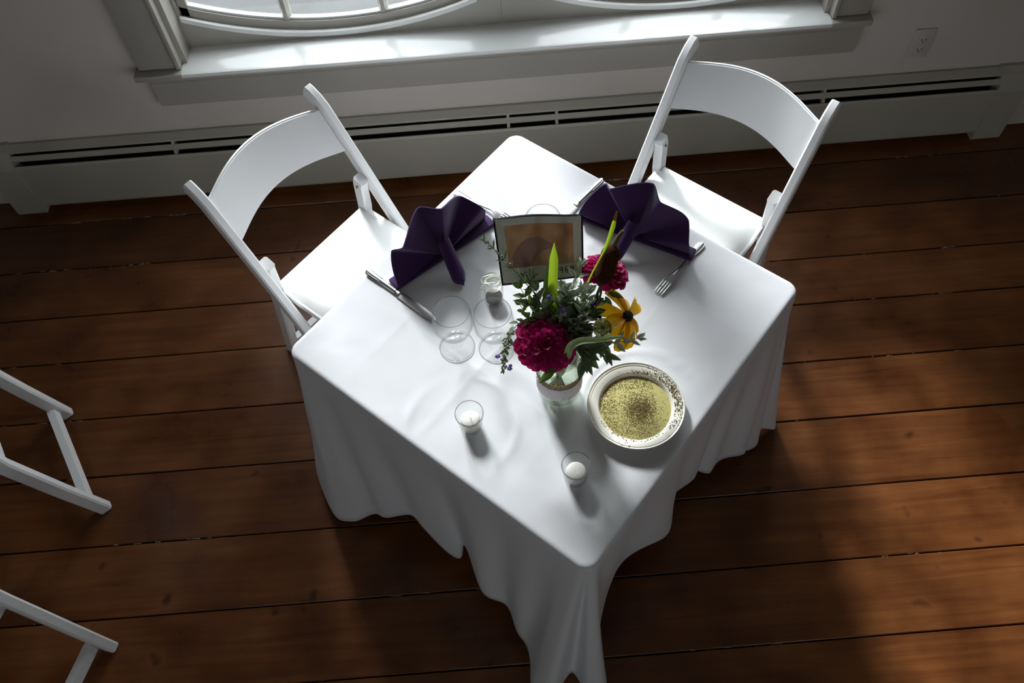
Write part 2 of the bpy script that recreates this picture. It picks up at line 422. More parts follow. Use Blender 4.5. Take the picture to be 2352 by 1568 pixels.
# duplex outlet on the wall
t = thing('wall_outlet', 'white duplex outlet plate on the wall right of the window', 'outlet', (1.372, WY, .428))
OUTL = mat('outlet_plastic', (.56, .53, .49), .4)
obj('cover_plate', box('cover_plate', (-.036, -.007, -.058), (.036, 0, .058), .003), OUTL, t)
for dz in (-.02, .02):
    s_ = obj('socket', lathe('socket', [(0, .0105), (.0135, .0105), (.0165, .009), (.0165, .004)], 20), OUTL, t, mw=Matrix.Translation((0, 0, dz)) @ Matrix.Rotation(PI/2, 4, 'X'))
    bm = bmesh.new()
    for dx, h in ((-.0065, .0045), (.0065, .0035)): box_bm(bm, (dx-.001, -h, .009), (dx+.001, h, .0112))
    box_bm(bm, (-.002, -.011, .009), (.002, -.007, .0112))
    obj('slot', me_bm('slot', bm), DARK, s_)

# baseboard heater
ht = thing('baseboard_heater', 'long beige hot water baseboard heater along the wall under the window', 'heater', (0, WY, 0))
hx0, hx1 = -1.77, 1.70
obj('front_panel', extrude_poly('front_panel', [(-.060, .035), (-.064, .045), (-.064, .232), (-.058, .240), (-.050, .236), (-.055, .23), (-.055, .035)], 'x', hx0, hx1), HEAT, ht)
obj('hood', extrude_poly('hood', [(0, .30), (-.012, .303), (-.034, .288), (-.036, .282), (-.030, .282), (-.012, .295), (0, .292)], 'x', hx0, hx1), HEAT, ht)
obj('damper', extrude_poly('damper', [(-.050, .255), (-.052, .261), (-.040, .273), (-.036, .270)], 'x', hx0, hx1), HEAT, ht)
obj('backing', box('backing', (hx0, -.016, .03), (hx1, -.001, .29)), DARK, ht)
obj('fin_element', box('fin_element', (hx0, -.05, .06), (hx1, -.018, .20)), DARK, ht)
for x in (-1.2, -.62, -.03, .14, .52, 1.08):
    obj('bracket', extrude_poly('bracket', [(-.056, .232), (-.036, .283), (-.018, .283), (-.018, .232)], 'x', x-.005, x+.005), HEAT, ht)
for a, b in ((hx0-.10, hx0+.004), (hx1-.004, hx1+.10)):
    obj('end_cap', extrude_poly('end_cap', [(0, 0), (-.062, 0), (-.068, .01), (-.068, .234), (-.062, .248), (-.036, .290), (-.014, .307), (0, .307)], 'x', a, b), HEAT, ht)

# ------------------------------------------------------------------ table and cloth
PH = -0.7334; AX = Vector((math.cos(PH), math.sin(PH), 0)); AN = Vector((-math.sin(PH), math.cos(PH), 0))
TZ = .755; HS = .428
tb = thing('square_table', 'square table hidden under the white floor length cloth', 'table', (0, 0, 0), PH)
obj('tabletop', box('tabletop', (-.42, -.42, .72), (.42, .42, .748), .01), mat('plywood', (.4, .28, .16), .6), tb)
for sx in (-1, 1):
    for sy in (-1, 1):
        obj('leg', tube('leg', [(sx*.36, sy*.36, 0), (sx*.36, sy*.36, .72)], .014, 10), BOLT, tb)

def tl(p):  # world -> table frame
    return (p.dot(AX), p.dot(AN), p.z)
def hem(px, py, z): return tl(onz(px, py, z))
A_, B_, C_, D_ = (-HS, HS), (HS, HS), (HS, -HS), (-HS, -HS)
def top(a, b, t): return (a[0] + (b[0]-a[0])*t, a[1] + (b[1]-a[1])*t)
# (top point, hem point) pairs going D -> C -> B -> A -> D
# (position along the outline, hem point): 0 = D, 1 = C, 2 = B, 3 = A; whole numbers are the middles of the rounded corners
ctl = [
 (-.055, (-.515, -.30, .12)), (-.04, (-.545, -.40, .05)), (-.015, (-.520, -.475, .02)), (.01, hem(768, 1178, .02)), (.045, hem(812, 1194, .05)),
 (.13, hem(862, 1184, .13)), (.25, hem(920, 1186, .21)), (.37, hem(975, 1205, .22)), (.46, hem(1052, 1281, .13)),
 (.53, hem(1062, 1260, .22)), (.63, hem(1110, 1350, .19)), (.73, hem(1160, 1400, .16)), (.84, hem(1205, 1470, .12)), (.93, hem(1222, 1580, .03)),
 (.975, hem(1265, 1605, .06)), (.99, hem(1312, 1545, .0)), (1.005, hem(1350, 1590, .05)), (1.03, hem(1394, 1580, .04)), (1.06, hem(1378, 1450, .10)),
 (1.13, hem(1395, 1335, .24)), (1.26, hem(1480, 1260, .205)), (1.40, hem(1541, 1207, .16)), (1.46, hem(1545, 1150, .22)),
 (1.58, hem(1590, 1090, .18)), (1.74, hem(1625, 1080, .13)), (1.86, hem(1690, 1042, .09)), (1.95, hem(1722, 1034, .04)),
 (1.985, hem(1740, 1020, .03)), (2.0, hem(1748, 985, .09)), (2.012, (.515, .47, .03)), (2.028, (.47, .52, .02)), (2.05, (.40, .50, .06)),
 (2.15, (.30, .455, .08)), (2.3, (.15, .485, .07)), (2.45, (.04, .445, .08)), (2.6, (-.08, .48, .07)), (2.8, (-.26, .45, .08)), (2.94, (-.39, .49, .05)),
 (2.98, (-.44, .53, .02)), (3.0, (-.52, .52, .02)), (3.02, (-.53, .44, .02)), (3.06, (-.49, .38, .06)),
 (3.15, (-.455, .28, .08)), (3.3, (-.48, .15, .07)), (3.45, (-.445, .04, .08)), (3.6, (-.475, -.08, .08)), (3.8, (-.45, -.22, .09)),
]
K = 8; n = len(ctl)
def outline(sv, r=.032):
    """rounded square outline and its outward direction"""
    k = math.floor(sv + .5); f = sv - k            # nearest corner and offset along the sides
    cor = [D_, C_, B_, A_][k % 4]; nxt = [C_, B_, A_, D_][k % 4]; prv = [A_, D_, C_, B_][k % 4]
    c = Vector((*cor, 0)); dn = (Vector((*nxt, 0)) - c).normalized(); dp = (Vector((*prv, 0)) - c).normalized()
    L = 2*HS; e = .05
    cen = c + (dn + dp)*r
    if abs(f) <= e:
        a = (f/e) * PI/4; mid = -(dn + dp).normalized(); tg = (dn - dp).normalized()
        d = mid*math.cos(a) + tg*math.sin(a); return cen + d*r, d
    side, oth = (dn, dp) if f > 0 else (dp, dn)
    t = (abs(f)-e)/(.5-e); return c + side*(r + (L/2-r)*t), -oth
sv = []
for i in range(n):
    a, b = ctl[i][0], ctl[(i+1) % n][0] + (4 if i == n-1 else 0)
    sv += [a + (b-a)*k/K for k in range(K)]
hems = []
Hh = [Vector(c[1]) for c in ctl]
for i in range(n):
    p0, p1, p2, p3 = Hh[i-1], Hh[i], Hh[(i+1) % n], Hh[(i+2) % n]
    for k in range(K):
        t = k/K; hems.append(0.5 * ((2*p1) + (p2-p0)*t + (2*p0-5*p1+4*p2-p3)*t*t + (3*p1-p0-3*p2+p3)*t*t*t))
m_ = len(sv)
V, F = [], []
ROWS = 26
er = .010
for i in range(m_):
    p, out_d = outline(sv[i]); h = hems[i]
    core = p - out_d * er
    col = []
    for k in range(5):      # rolled edge
        a = PI/2 * (1 - k/4)
        col.append(Vector((core.x, core.y, TZ-er)) + out_d * er * math.cos(a) + Vector((0, 0, er * math.sin(a))))
    start = col[-1]
    for k in range(1, ROWS+1):
        t = k / ROWS
        g = t ** 1.15
        q = Vector((start.x + (h.x-start.x)*g, start.y + (h.y-start.y)*g, start.z + (max(h.z, .004)-start.z)*t))
        fold = math.sin(sv[i]*34 + 1.3*math.sin(sv[i]*7)) * .0095 * min(1, t*1.6) * (1 if .07 < sv[i] % 1 < .93 else .3)
        q += out_d * (fold + noise.noise((sv[i]*6, t*1.7, 3)) * .006 * min(1, t*2))
        col.append(q)
    V += col
R_ = 5 + ROWS
for i in range(m_):
    j = (i+1) % m_
    for k in range(R_-1): F.append((i*R_+k, j*R_+k, j*R_+k+1, i*R_+k+1))
# top: radial rings toward the middle, with gentle creases
def crease(x, y):
    z = 0
    for c, cu, amp in ((.02, -.04, .0026), (.235, .19, .0010), (-.20, -.26, .0009)):
        z += amp * math.exp(-abs(y-c)/.007) * (.6 + .4*noise.noise((x*5, c*9, 0)))
        z += amp * .9 * math.exp(-abs(x-cu)/.007) * (.6 + .4*noise.noise((y*5, c*7, 4)))
    z += .0012 * noise.noise((x*6, y*6, 1)) + .0007*noise.noise((x*17, y*17, 2))
    # a lazy rumpled ring of cloth right of the flowers
    d = math.hypot(x-.30, y+.05); z += .0040 * math.exp(-((d-.13)/.007)**2) * max(0, .5 + noise.noise((x*8, y*8, 7)))
    d = math.hypot(x-.02, y+.33); z += .0028 * math.exp(-((d-.12)/.008)**2) * max(0, .4 + noise.noise((x*9, y*9, 5)))
    return z
RT = 110
prev = [i*R_ for i in range(m_)]
for r in range(1, RT):
    s = 1 - r/RT; cur = []
    for i in range(m_):
        b0 = V[i*R_]; x, y = b0.x*s, b0.y*s
        fade = min(1, (1-s)*14)
        cur.append(len(V)); V.append(Vector((x, y, TZ + crease(x, y)*fade)))
    for i in range(m_):
        j = (i+1) % m_; F.append((prev[i], cur[i], cur[j], prev[j]))
    prev = cur
V.append(Vector((0, 0, TZ + crease(0, 0)))); c0 = len(V)-1
for i in range(m_): F.append((prev[i], c0, prev[(i+1) % m_]))
cl = obj('tablecloth', me_from('tablecloth', V, F), CLOTH)
cl.rotation_euler = (0, 0, PH); tag(cl, 'white linen tablecloth draped to the floor over the square table', 'tablecloth')
sd = cl.modifiers.new('thickness', 'SOLIDIFY'); sd.thickness = .0012; sd.offset = -1

# ------------------------------------------------------------------ folding chairs
def make_chair(mw, label):
    """local frame: X across, Y backwards, Z up; origin on the floor under the front feet line"""
    t = thing('folding_chair', label, 'chair', mw=mw, group=None)
    SL = .605; X = .217
    def postpt(z): return Vector((0, SL*z, z))
    nrm = Vector((0, -1, SL)).normalized()   # front face normal of the post
    P = [postpt(z) for z in (.004, .2, .4, .55, .66, .71, .745)] + [Vector((0, .472, .766)), Vector((0, .492, .779)), Vector((0, .503, .783))]
    U = []
    for i, p in enumerate(P):
        tg = (P[min(i+1, len(P)-1)] - P[max(i-1, 0)]).normalized(); U.append(Vector((0, -tg.z, tg.y)))
    pm = sweep_bar('post', P, U, .027, .040)
    for s in (-1, 1): obj('post', pm, CHAIRW, t, loc=(s*X, 0, 0))
    # rear leg: pivots on the post above the seat
    zt, yt = .545, SL*.545
    Q = [Vector((0, yt-.002, zt+.012)), Vector((0, yt+.006, zt-.01)), Vector((0, .343, .43)), Vector((0, .385, .2)), Vector((0, .425, .003))]
    UQ = []
    for i, p in enumerate(Q):
        tg = (Q[min(i+1, len(Q)-1)] - Q[max(i-1, 0)]).normalized(); UQ.append(Vector((0, tg.z, -tg.y)))
    rm = sweep_bar('rear_leg', Q, UQ, .029, .040)
    bm_ = lathe('bolt', [(0, .004), (.004, .0035), (.006, 0)], 10)
    for s in (-1, 1):
        lg = obj('rear_leg', rm, CHAIRW, t, loc=(s*(X-.0285), 0, 0))
        obj('bolt', bm_, BOLT, lg, mw=Matrix.Translation((-s*.0147, yt+.004, zt-.012)) @ Matrix.Rotation(-s*PI/2, 4, 'Y'))
    obj('stretcher', sweep_bar('stretcher', [(0, .408, .05), (0, .402, .082)], [(0, 1, 0)]*2, 2*(X-.043), .022), CHAIRW, t)
    obj('stretcher', sweep_bar('stretcher', [(0, .075, .11), (0, .075, .14)], [(0, 1, 0)]*2, 2*(X-.012), .020), CHAIRW, t)
    # curved back slat
    nx, V, F = 28, [], []
    for i in range(nx+1):
        u = -1 + 2*i/nx; x = u*(X-.012)
        bow = .055 * (1-abs(u)**2.0)**1.25 if abs(u) < 1 else 0
        for zz, off in ((.628, 0), (.748, 0), (.748, .011), (.628, .011)):
            c = postpt(zz)
            V.append(Vector((x, c.y + .000 + bow + off, zz + .015*(1-u*u))))
    for i in range(nx):
        a, b = i*4, i*4+4
        F += [(a, b, b+1, a+1), (a+1, b+1, b+2, a+2), (a+2, b+2, b+3, a+3), (a+3, b+3, b, a)]
    F += [(0, 1, 2, 3), (nx*4+3, nx*4+2, nx*4+1, nx*4)]
    bm = bmesh.new(); m = me_from('back_slat', V, F); bm.from_mesh(m); bpy.data.meshes.remove(m)
    bmesh.ops.recalc_face_normals(bm, faces=bm.faces)
    es = [e for e in bm.edges if e.calc_face_angle(0) > .8]
    bmesh.ops.bevel(bm, geom=es, offset=.003, segments=2, affect='EDGES')
    obj('back_slat', me_bm('back_slat', bm, True, 45), CHAIRW, t)
    # seat: tray with padded pan
    bm = bmesh.new(); box_bm(bm, (-.190, -.005, .405), (.190, .352, .432), .008, 2)
    obj('seat_frame', me_bm('seat_frame', bm, True, 40), CHAIRW, t)
    V, F = [], []; g = 24
    for i in range(g+1):
        for k in range(g+1):
            a, b = -1 + 2*i/g, -1 + 2*k/g
            sx = a * .182; sy = .174 + b * .168
            # rounded corners
            q = (abs(a)**5 + abs(b)**5) ** .2; q = max(q, 1e-6); m_ab = max(abs(a), abs(b), 1e-6); sc = m_ab / q
            edge = max(0, 1 - m_ab)
            z = .432 + .014 * min(1, (edge*5))**.5 + .004*(1-a*a)*(1-b*b)
            V.append((a*sc*.182, .174 + b*sc*.168, z))
    for i in range(g):
        for k in range(g): F.append((i*(g+1)+k, (i+1)*(g+1)+k, (i+1)*(g+1)+k+1, i*(g+1)+k+1))
    obj('seat_pad', me_from('seat_pad', V, F), SEATW, t)
    return t

def chair_mat(org, back):
    b = Vector(back).normalized(); x = Vector((b.y, -b.x, 0)); m = Matrix.Identity(4)
    for i in range(3): m[i][0], m[i][1], m[i][2], m[i][3] = x[i], b[i], (0, 0, 1)[i], org[i]
    return m
FRONT = .480
ch = make_chair(chair_mat(AN*FRONT + AX*.006, AN), 'white folding chair at the right of the table, under the right half of the window')
dup(ch, chair_mat(-AX*(FRONT-.01) - AN*.022, -AX), 'white folding chair at the left of the table, under the left half of the window')
def by_rear(f1, f2, flip):
    mid = (Vector(f1)+Vector(f2))/2; a = (Vector(f2)-Vector(f1)).normalized(); b = Vector((a.y, -a.x, 0))
    if b.x < 0: b = -b
    return chair_mat(mid - b*.425, b)
dup(ch, by_rear((-1.345, -.065, 0), (-1.522, .262, 0), 1), 'upper of two white folding chairs cut off at the left, two legs showing')
dup(ch, by_rear((-1.256, -.480, 0), (-1.375, -.836, 0), 1), 'lower of two white folding chairs cut off at the left, in the bottom corner')
del ch

# ------------------------------------------------------------------ napkins folded as standing fans
def napkin(mid, along, toward, rad, lean, label, seed):
    """mid: centre of the base line; along: base direction; toward: side the folded stand lies on"""
    al = Vector(along).normalized(); to = Vector(toward); to = (to - al*to.dot(al)).normalized()
    m = Matrix.Identity(4); up = Vector((0, 0, 1))
    if al.cross(to).z < 0: al = -al
    for i in range(3): m[i][0], m[i][1], m[i][2], m[i][3] = al[i], to[i], up[i], mid[i]
    t = thing('folded_napkin', label, 'napkin', mw=m)
    V, F = [], []; na, nr = 120, 14
    folds = 3.5
    for side in (0, 1):
        for i in range(na+1):
            u = i/na; a = PI * (.02 + .96*u)
            ph = (u*folds + .12*seed) % 1
            tri = (ph/.72 if ph < .72 else (1-ph)/.28); tri = 2*(tri*tri*(3-2*tri)*.6 + tri*.4) - 1
            sc = 1 + .022*tri + .05*math.sin(a)
            for k in range(nr+1):
                r = rad * sc * (.10 + .90*k/nr); f = k/nr
                x = -r*math.cos(a); z = r*math.sin(a)
                y = tri * (.006 + .017*f) * (1 - .25*abs(math.cos(a))) + (.0035 if side else 0)
                # lean back from the stand
                z2 = z*math.cos(lean); y2 = y - z*math.sin(lean)
                V.append((x, y2, max(z2, .001 + .003*side)))
    n1 = (na+1)*(nr+1)
    for i in range(na):
        for k in range(nr):
            a, b = i*(nr+1)+k, (i+1)*(nr+1)+k
            F += [(a, b, b+1, a+1), (n1+a, n1+a+1, n1+b+1, n1+b)]
    for i in range(na):
        for k in (0, nr):
            a, b = i*(nr+1)+k, (i+1)*(nr+1)+k; F.append((a, n1+a, n1+b, b) if k == 0 else (a, b, n1+b, n1+a))
    for i in (0, na):
        for k in range(nr):
            a = i*(nr+1)+k; F.append((a, a+1, n1+a+1, n1+a))
    bm = bmesh.new(); mm = me_from('pleats', V, F); bm.from_mesh(mm); bpy.data.meshes.remove(mm)
    obj('pleats', me_bm('pleats', bm, True, 70), NAPK, t)
    # stand: thick rolled flap running down from the fan to the table
    P, Rr = [], []
    V, F = [], []; g, h = 16, 10
    L_s, zt = rad*.62, rad*.40
    for sgn in (0, 1):
        for i in range(g+1):
            u = i/g
            wv = (.016 + .008*u) * (1 if u < .8 else math.sqrt(max(0.04, 1-((u-.8)/.2)**2)))
            cy = .010 + L_s*u; cz = zt*(1-u)**1.3 + .006
            for k in range(h+1):
                v = -1 + 2*k/h
                V.append((v*wv*(.8+.2*(1-u)) + .02*u, cy + .01*(1-v*v), max(.0015, cz + (.010*(1-v*v)**.5 if sgn else -.004))))
    n1 = (g+1)*(h+1)
    for i in range(g):
        for k in range(h):
            a, b = i*(h+1)+k, (i+1)*(h+1)+k
            F += [(a, a+1, b+1, b), (n1+a, n1+b, n1+b+1, n1+a+1)]
    for i in range(g):
        for k in (0, h):
            a, b = i*(h+1)+k, (i+1)*(h+1)+k; F.append((a, b, n1+b, n1+a))
    for k in range(h):
        for i in (0, g): a = i*(h+1)+k; F.append((a, n1+a, n1+a+1, a+1))
    bm = bmesh.new(); mm = me_from('stand_flap', V, F); bm.from_mesh(mm); bpy.data.meshes.remove(mm)
    obj('stand_flap', me_bm('stand_flap', bm, True, 60), NAPK, t)
    # the flat bottom layers that poke out at both ends
    bm = bmesh.new(); box_bm(bm, (-rad*1.08, -.022, .0005), (rad*1.06, .016, .010), .004)
    obj('base_fold', me_bm('base_fold', bm, True, 50), NAPK, t)
    return t
nl0, nl1 = onz(912, 655, TZ), onz(1122, 515, TZ)
napkin((nl0+nl1)/2 + Vector((0, 0, .001)), nl1-nl0, (.55, -.8, 0), .142, .22, 'purple fan folded napkin before the left chair, above the knife with the bare blade', 1)
nr0, nr1 = onz(1343, 500, TZ), onz(1574, 585, TZ)
napkin((nr0+nr1)/2 + Vector((0, 0, .001)), nr1-nr0, (-.55, -.8, 0), .142, .22, 'purple fan folded napkin before the right chair, above the fork with bare tines', 3)

# ------------------------------------------------------------------ cutlery
def outline_solid(name, prof, thick, zf):
    """flat shape along +X: prof = list of (x, halfwidth); zf(x) height of its centre; domed top"""
    V, F = [], []; nw = 6
    for x, w in prof:
        for s in (0, 1):
            for k in range(nw+1):
                v = -1 + 2*k/nw
                V.append((x, v*w, zf(x) + (thick/2*(1-.75*v*v) if s else -thick/2*(1-.75*v*v))))
    r = 2*(nw+1)
    for i in range(len(prof)-1):
        a, b = i*r, (i+1)*r
        for k in range(nw):
            F += [(a+k, a+k+1, b+k+1, b+k), (a+nw+1+k, b+nw+1+k, b+nw+2+k, a+nw+2+k)]
        F += [(a, b, b+nw+1, a+nw+1), (a+nw, a+2*nw+1, b+2*nw+1, b+nw)]
    for i in (0, len(prof)-1):
        a = i*r
        for k in range(nw): F.append((a+k, a+nw+1+k, a+nw+2+k, a+k+1))
    bm = bmesh.new(); m = me_from(name, V, F); bm.from_mesh(m); bpy.data.meshes.remove(m)
    bmesh.ops.remove_doubles(bm, verts=bm.verts, dist=1e-5)
    return me_bm(name, bm, True, 50)

def make_fork(mw, label):
    t = thing('dinner_fork', label, 'fork', mw=mw)
    zf = lambda x: .003 + .007*math.exp(-((x-.125)/.035)**2) + .006*math.exp(-((x-.165)/.02)**2) * .4
    prof = [(0, .002), (.002, .0065), (.006, .0092), (.014, .0104), (.03, .0090), (.05, .0062), (.075, .0042), (.10, .0034), (.115, .0036), (.124, .0055), (.130, .0095), (.136, .0120), (.144, .0128), (.150, .0126)]
    obj('handle', outline_solid('handle', prof[:9], .0036, zf), STEEL, t)
    obj('neck', outline_solid('neck', prof[8:], .0026, zf), STEEL, t)
    for k in range(4):
        y = (-1.5 + k)*.0066
        P = [(.149, y, zf(.149)), (.165, y*1.0, zf(.165)-.0012), (.18, y*.98, zf(.18)+.0003), (.192, y*.95, .0035)]
        obj('tine', tube('tine', catmull(P, 4), [.0023]*8 + [.0021, .0018, .0015, .0012, .0006], 8), STEEL, t)
    # raised thread round the handle end
    V, F = [], []
    ring = [(x, w*.8) for x, w in prof[1:6]]
    P = [(x, w, zf(x)+.0014) for x, w in ring] + [(x, -w, zf(x)+.0014) for x, w in ring[::-1]]
    P = [Vector(p) for p in P]; P.sort(key=lambda p: 0)
    half = [Vector((x, -w, zf(x)+.0012)) for x, w in ring[::-1]] + [Vector((x, w, zf(x)+.0012)) for x, w in ring]
    obj('thread', tube('thread', catmull(half, 3), .0006, 6), STEEL, t)
    return t
def make_knife(mw, label):
    t = thing('dinner_knife', label, 'knife', mw=mw)
    obj('handle', outline_solid('handle', [(0, .003), (.002, .0068), (.006, .0088), (.015, .0094), (.035, .0082), (.06, .0066), (.085, .0058), (.094, .0062), (.098, .0058)], .0085, lambda x: .0048), STEEL, t)
    obj('bolster', outline_solid('bolster', [(.097, .0045), (.101, .0052), (.106, .0070), (.110, .0088)], .0055, lambda x: .0045), STEEL, t)
    bl = [(.109, .0086), (.13, .0094), (.16, .0100), (.19, .0102), (.208, .0092), (.218, .0070), (.224, .0042), (.227, .0008)]
    obj('blade', outline_solid('blade', bl, .0018, lambda x: .0035), STEEL, t)
    half = [Vector((x, -w*.72, .0082)) for x, w in [(.05, .0072), (.03, .0086), (.012, .0092), (.005, .006)]] + [Vector((x, w*.72, .0082)) for x, w in [(.005, .006), (.012, .0092), (.03, .0086), (.05, .0072)]]
    obj('thread', tube('thread', catmull(half, 3), .0006, 6), STEEL, t)
    return t
def lay(p0, p1, z=TZ+.0012):
    d = (p1-p0); d.z = 0; return frame_from((0, 0, 1), d, (p0.x, p0.y, z))
fk = make_fork(lay(onz(1614, 560, TZ), onz(1506, 682, TZ)), 'steel dinner fork with bare tines below the right purple napkin')
p0, p1 = onz(1043, 443, TZ), onz(1146, 496, TZ)
dup(fk, lay(p0, p1), 'steel dinner fork with its tines hidden, above the left purple napkin')
kn = make_knife(lay(onz(843, 624, TZ), onz(1000, 738, TZ)), 'steel dinner knife lying left of the goblets below the purple napkin')
dup(kn, lay(onz(1383, 415, TZ), onz(1316, 482, TZ)), 'steel dinner knife whose blade runs behind the picture card, beside the right napkin')

# ------------------------------------------------------------------ glassware
def make_goblet(p, label):
    t = thing('goblet', label, 'goblet', p, group=None)
    H = .146
    prof_o = [(.0405, H), (.0435, H-.018), (.0452, H-.036), (.0440, H-.054), (.0385, H-.070), (.028, H-.083), (.014, H-.090)]
    prof_i = [(.012, H-.0855), (.027, H-.079), (.0368, H-.067), (.0422, H-.053), (.0434, H-.036), (.0418, H-.018), (.0390, H)]
    obj('bowl', lathe('bowl', [(0, H-.0865)] + prof_i + [(.0398, H+.0008)] + prof_o, 64), GLASS, t)
    obj('rim', lathe('rim', [(.0392, H-.0004), (.0398, H+.0008), (.0404, H-.0004), (.0398, H-.0012)], 64, True), RIMG, t)
    obj('stem', lathe('stem', [(0, H-.0868), (.010, H-.0885), (.0145, H-.092), (.0125, H-.099), (.0105, H-.108), (.0108, H-.116), (.0135, H-.124), (.0185, H-.130), (0, H-.131)], 48), STEMGL, t)
    ft = obj('foot', lathe('foot', [(0, H-.1312), (.0185, H-.1316), (.030, H-.1375), (.0375, H-.1405), (.0400, .0032), (.0404, .0018), (.0395, .0006), (0, .0006)], 64), FOOTGL, t)
    obj('foot_rim', lathe('foot_rim', [(.0394, .0028), (.0399, .0036), (.0405, .0028), (.0399, .0020)], 64, True), RIMG, ft)
    return t
gp = [onz(1050, 796, TZ), onz(1140, 798, TZ), onz(1248, 588, TZ), onz(1263, 661, TZ)]
gl = [('clear stemmed goblet nearest the knife, left of the front pair'), ('clear stemmed goblet between the left goblet and the flowers'),
      ('clear stemmed goblet behind the picture card, only its rim showing above it'), ('clear stemmed goblet hidden behind the picture card, its foot showing below')]
g0 = make_goblet(gp[0] + Vector((0, 0, .001)), gl[0])
for p, l in zip(gp[1:], gl[1:]): dup(g0, Matrix.Translation(p + Vector((0, 0, .001))), l)

def make_votive(p, zl, wick):
    t = thing('votive_holder', zl[0], 'candle holder', p)
    obj('glass_cup', lathe('glass_cup', [(0, .001), (.021, .001), (.0235, .003), (.0305, .064), (.0308, .0655), (.0300, .0665), (.0290, .0655), (.0288, .064), (.0222, .010), (.018, .008), (0, .008)], 48), GLASS, t)
    obj('rim', lathe('rim', [(.0288, .0650), (.0298, .0668), (.0309, .0650), (.0298, .0640)], 48, True), RIMG, t)
    c = thing('votive_candle', zl[1], 'candle', p + Vector((0, 0, .0085)))
    obj('wax', lathe('wax', [(0, 0), (.019, 0), (.0200, .002), (.0212, .026), (.0205, .029), (.017, .0310), (.008, .0318), (0, .0320)], 40), WAX, c)
    if wick: obj('wick', tube('wick', [(.001, 0, .0315), (.0015, -.002, .038), (.003, -.006, .044)], .0007, 6), WICK, c)
    return t
make_votive(onz(1083, 980, TZ) + Vector((0, 0, .001)), ('clear glass votive holder on the left front of the table', 'white votive candle with a tall wick inside the left glass holder'), True)
make_votive(onz(1322, 1098, TZ) + Vector((0, 0, .001)), ('clear glass votive holder nearest the front corner of the table', 'white votive candle without visible wick inside the front glass holder'), False)

# small clamp-lid jar
cj = onz(1136, 693, TZ) + Vector((0, 0, .001))
t = thing('clamp_jar', 'small glass jar with wire clamp lid behind the goblets', 'jar', cj)
t.scale = (1.1, 1.1, 1.02)
obj('jar_body', lathe('jar_body', [(0, .001), (.018, .001), (.0205, .004), (.0212, .055), (.0175, .064), (.0175, .072), (.0160, .072), (.0160, .064), (.0192, .054), (.0188, .008), (0, .006)], 40), GLASS, t)
lid = obj('lid', lathe('lid', [(0, .082), (.009, .0825), (.0125, .088), (.0165, .089), (.0205, .086), (.0212, .080), (.0205, .0755), (.015, .0735), (0, .0735)], 40), thin_glass('lid_glass', (.90, .92, .88), .9, .12), t)
obj('gasket', lathe('gasket', [(.0155, .0715), (.0192, .0715), (.0195, .0735), (.0155, .0738)], 32, True), mat('pale_rubber', (.62, .60, .50), .5), t)
V, F = [], []
ringp = [Vector((.0186*math.cos(a*PI/16), .0186*math.sin(a*PI/16), .0675)) for a in range(33)]
tube_vf(ringp, .0008, 6, True, V, F)
for s in (-1, 1):
    tube_vf(catmull([(-.0215, s*.006, .066), (-.0235, s*.007, .074), (-.024, s*.0075, .082), (-.018, s*.008, .088)], 4), .0008, 6, True, V, F)
tube_vf(catmull([(-.0186, -.006, .066), (-.0260, -.006, .060), (-.0275, 0, .052), (-.0260, .006, .060), (-.0186, .006, .066)], 5), .0009, 6, True, V, F)
tube_vf(catmull([(-.0185, -.008, .0885), (-.006, -.010, .0905), (.012, -.008, .0905), (.0215, 0, .083), (.012, .008, .0905), (-.006, .010, .0905), (-.0185, .008, .0885)], 4), .0007, 6, True, V, F)
obj('wire_clamp', me_from('wire_clamp', V, F), STEEL, t)
pep = obj('ground_pepper', lathe('ground_pepper', [(0, 0), (.0175, 0), (.0190, .003), (.0195, .017), (.013, .020), (0, .019)], 32), add_noise(mat('pepper', (.1, .09, .08), .95), 900, (.012, .011, .010), (.06, .052, .045)), loc=cj + Vector((0, 0, .0075)))
tag(pep, 'dark ground pepper at the bottom of the small clamp jar', 'spice'); stuff(pep)

# ------------------------------------------------------------------ plate of oil and herbs
pc = onz(1460, 932, TZ+.018); PC = Vector((pc.x, pc.y, TZ+.001))
t = thing('plate', 'cream ceramic rimmed plate right of the flower jar, holding oil and herbs', 'plate', PC)
prof = [(0, .004), (.068, .004), (.0745, .006), (.0780, .0125), (.0796, .0168), (.0815, .0182), (.0985, .0215), (.1005, .0216), (.1018, .0226), (.1040, .0240), (.1050, .0232), (.1045, .0218), (.100, .0190), (.084, .0140), (.079, .0050), (.068, .0), (.062, .0), (.060, .0016), (0, .0016)]
obj('dish', lathe('dish', prof, 96), CERAM, t)
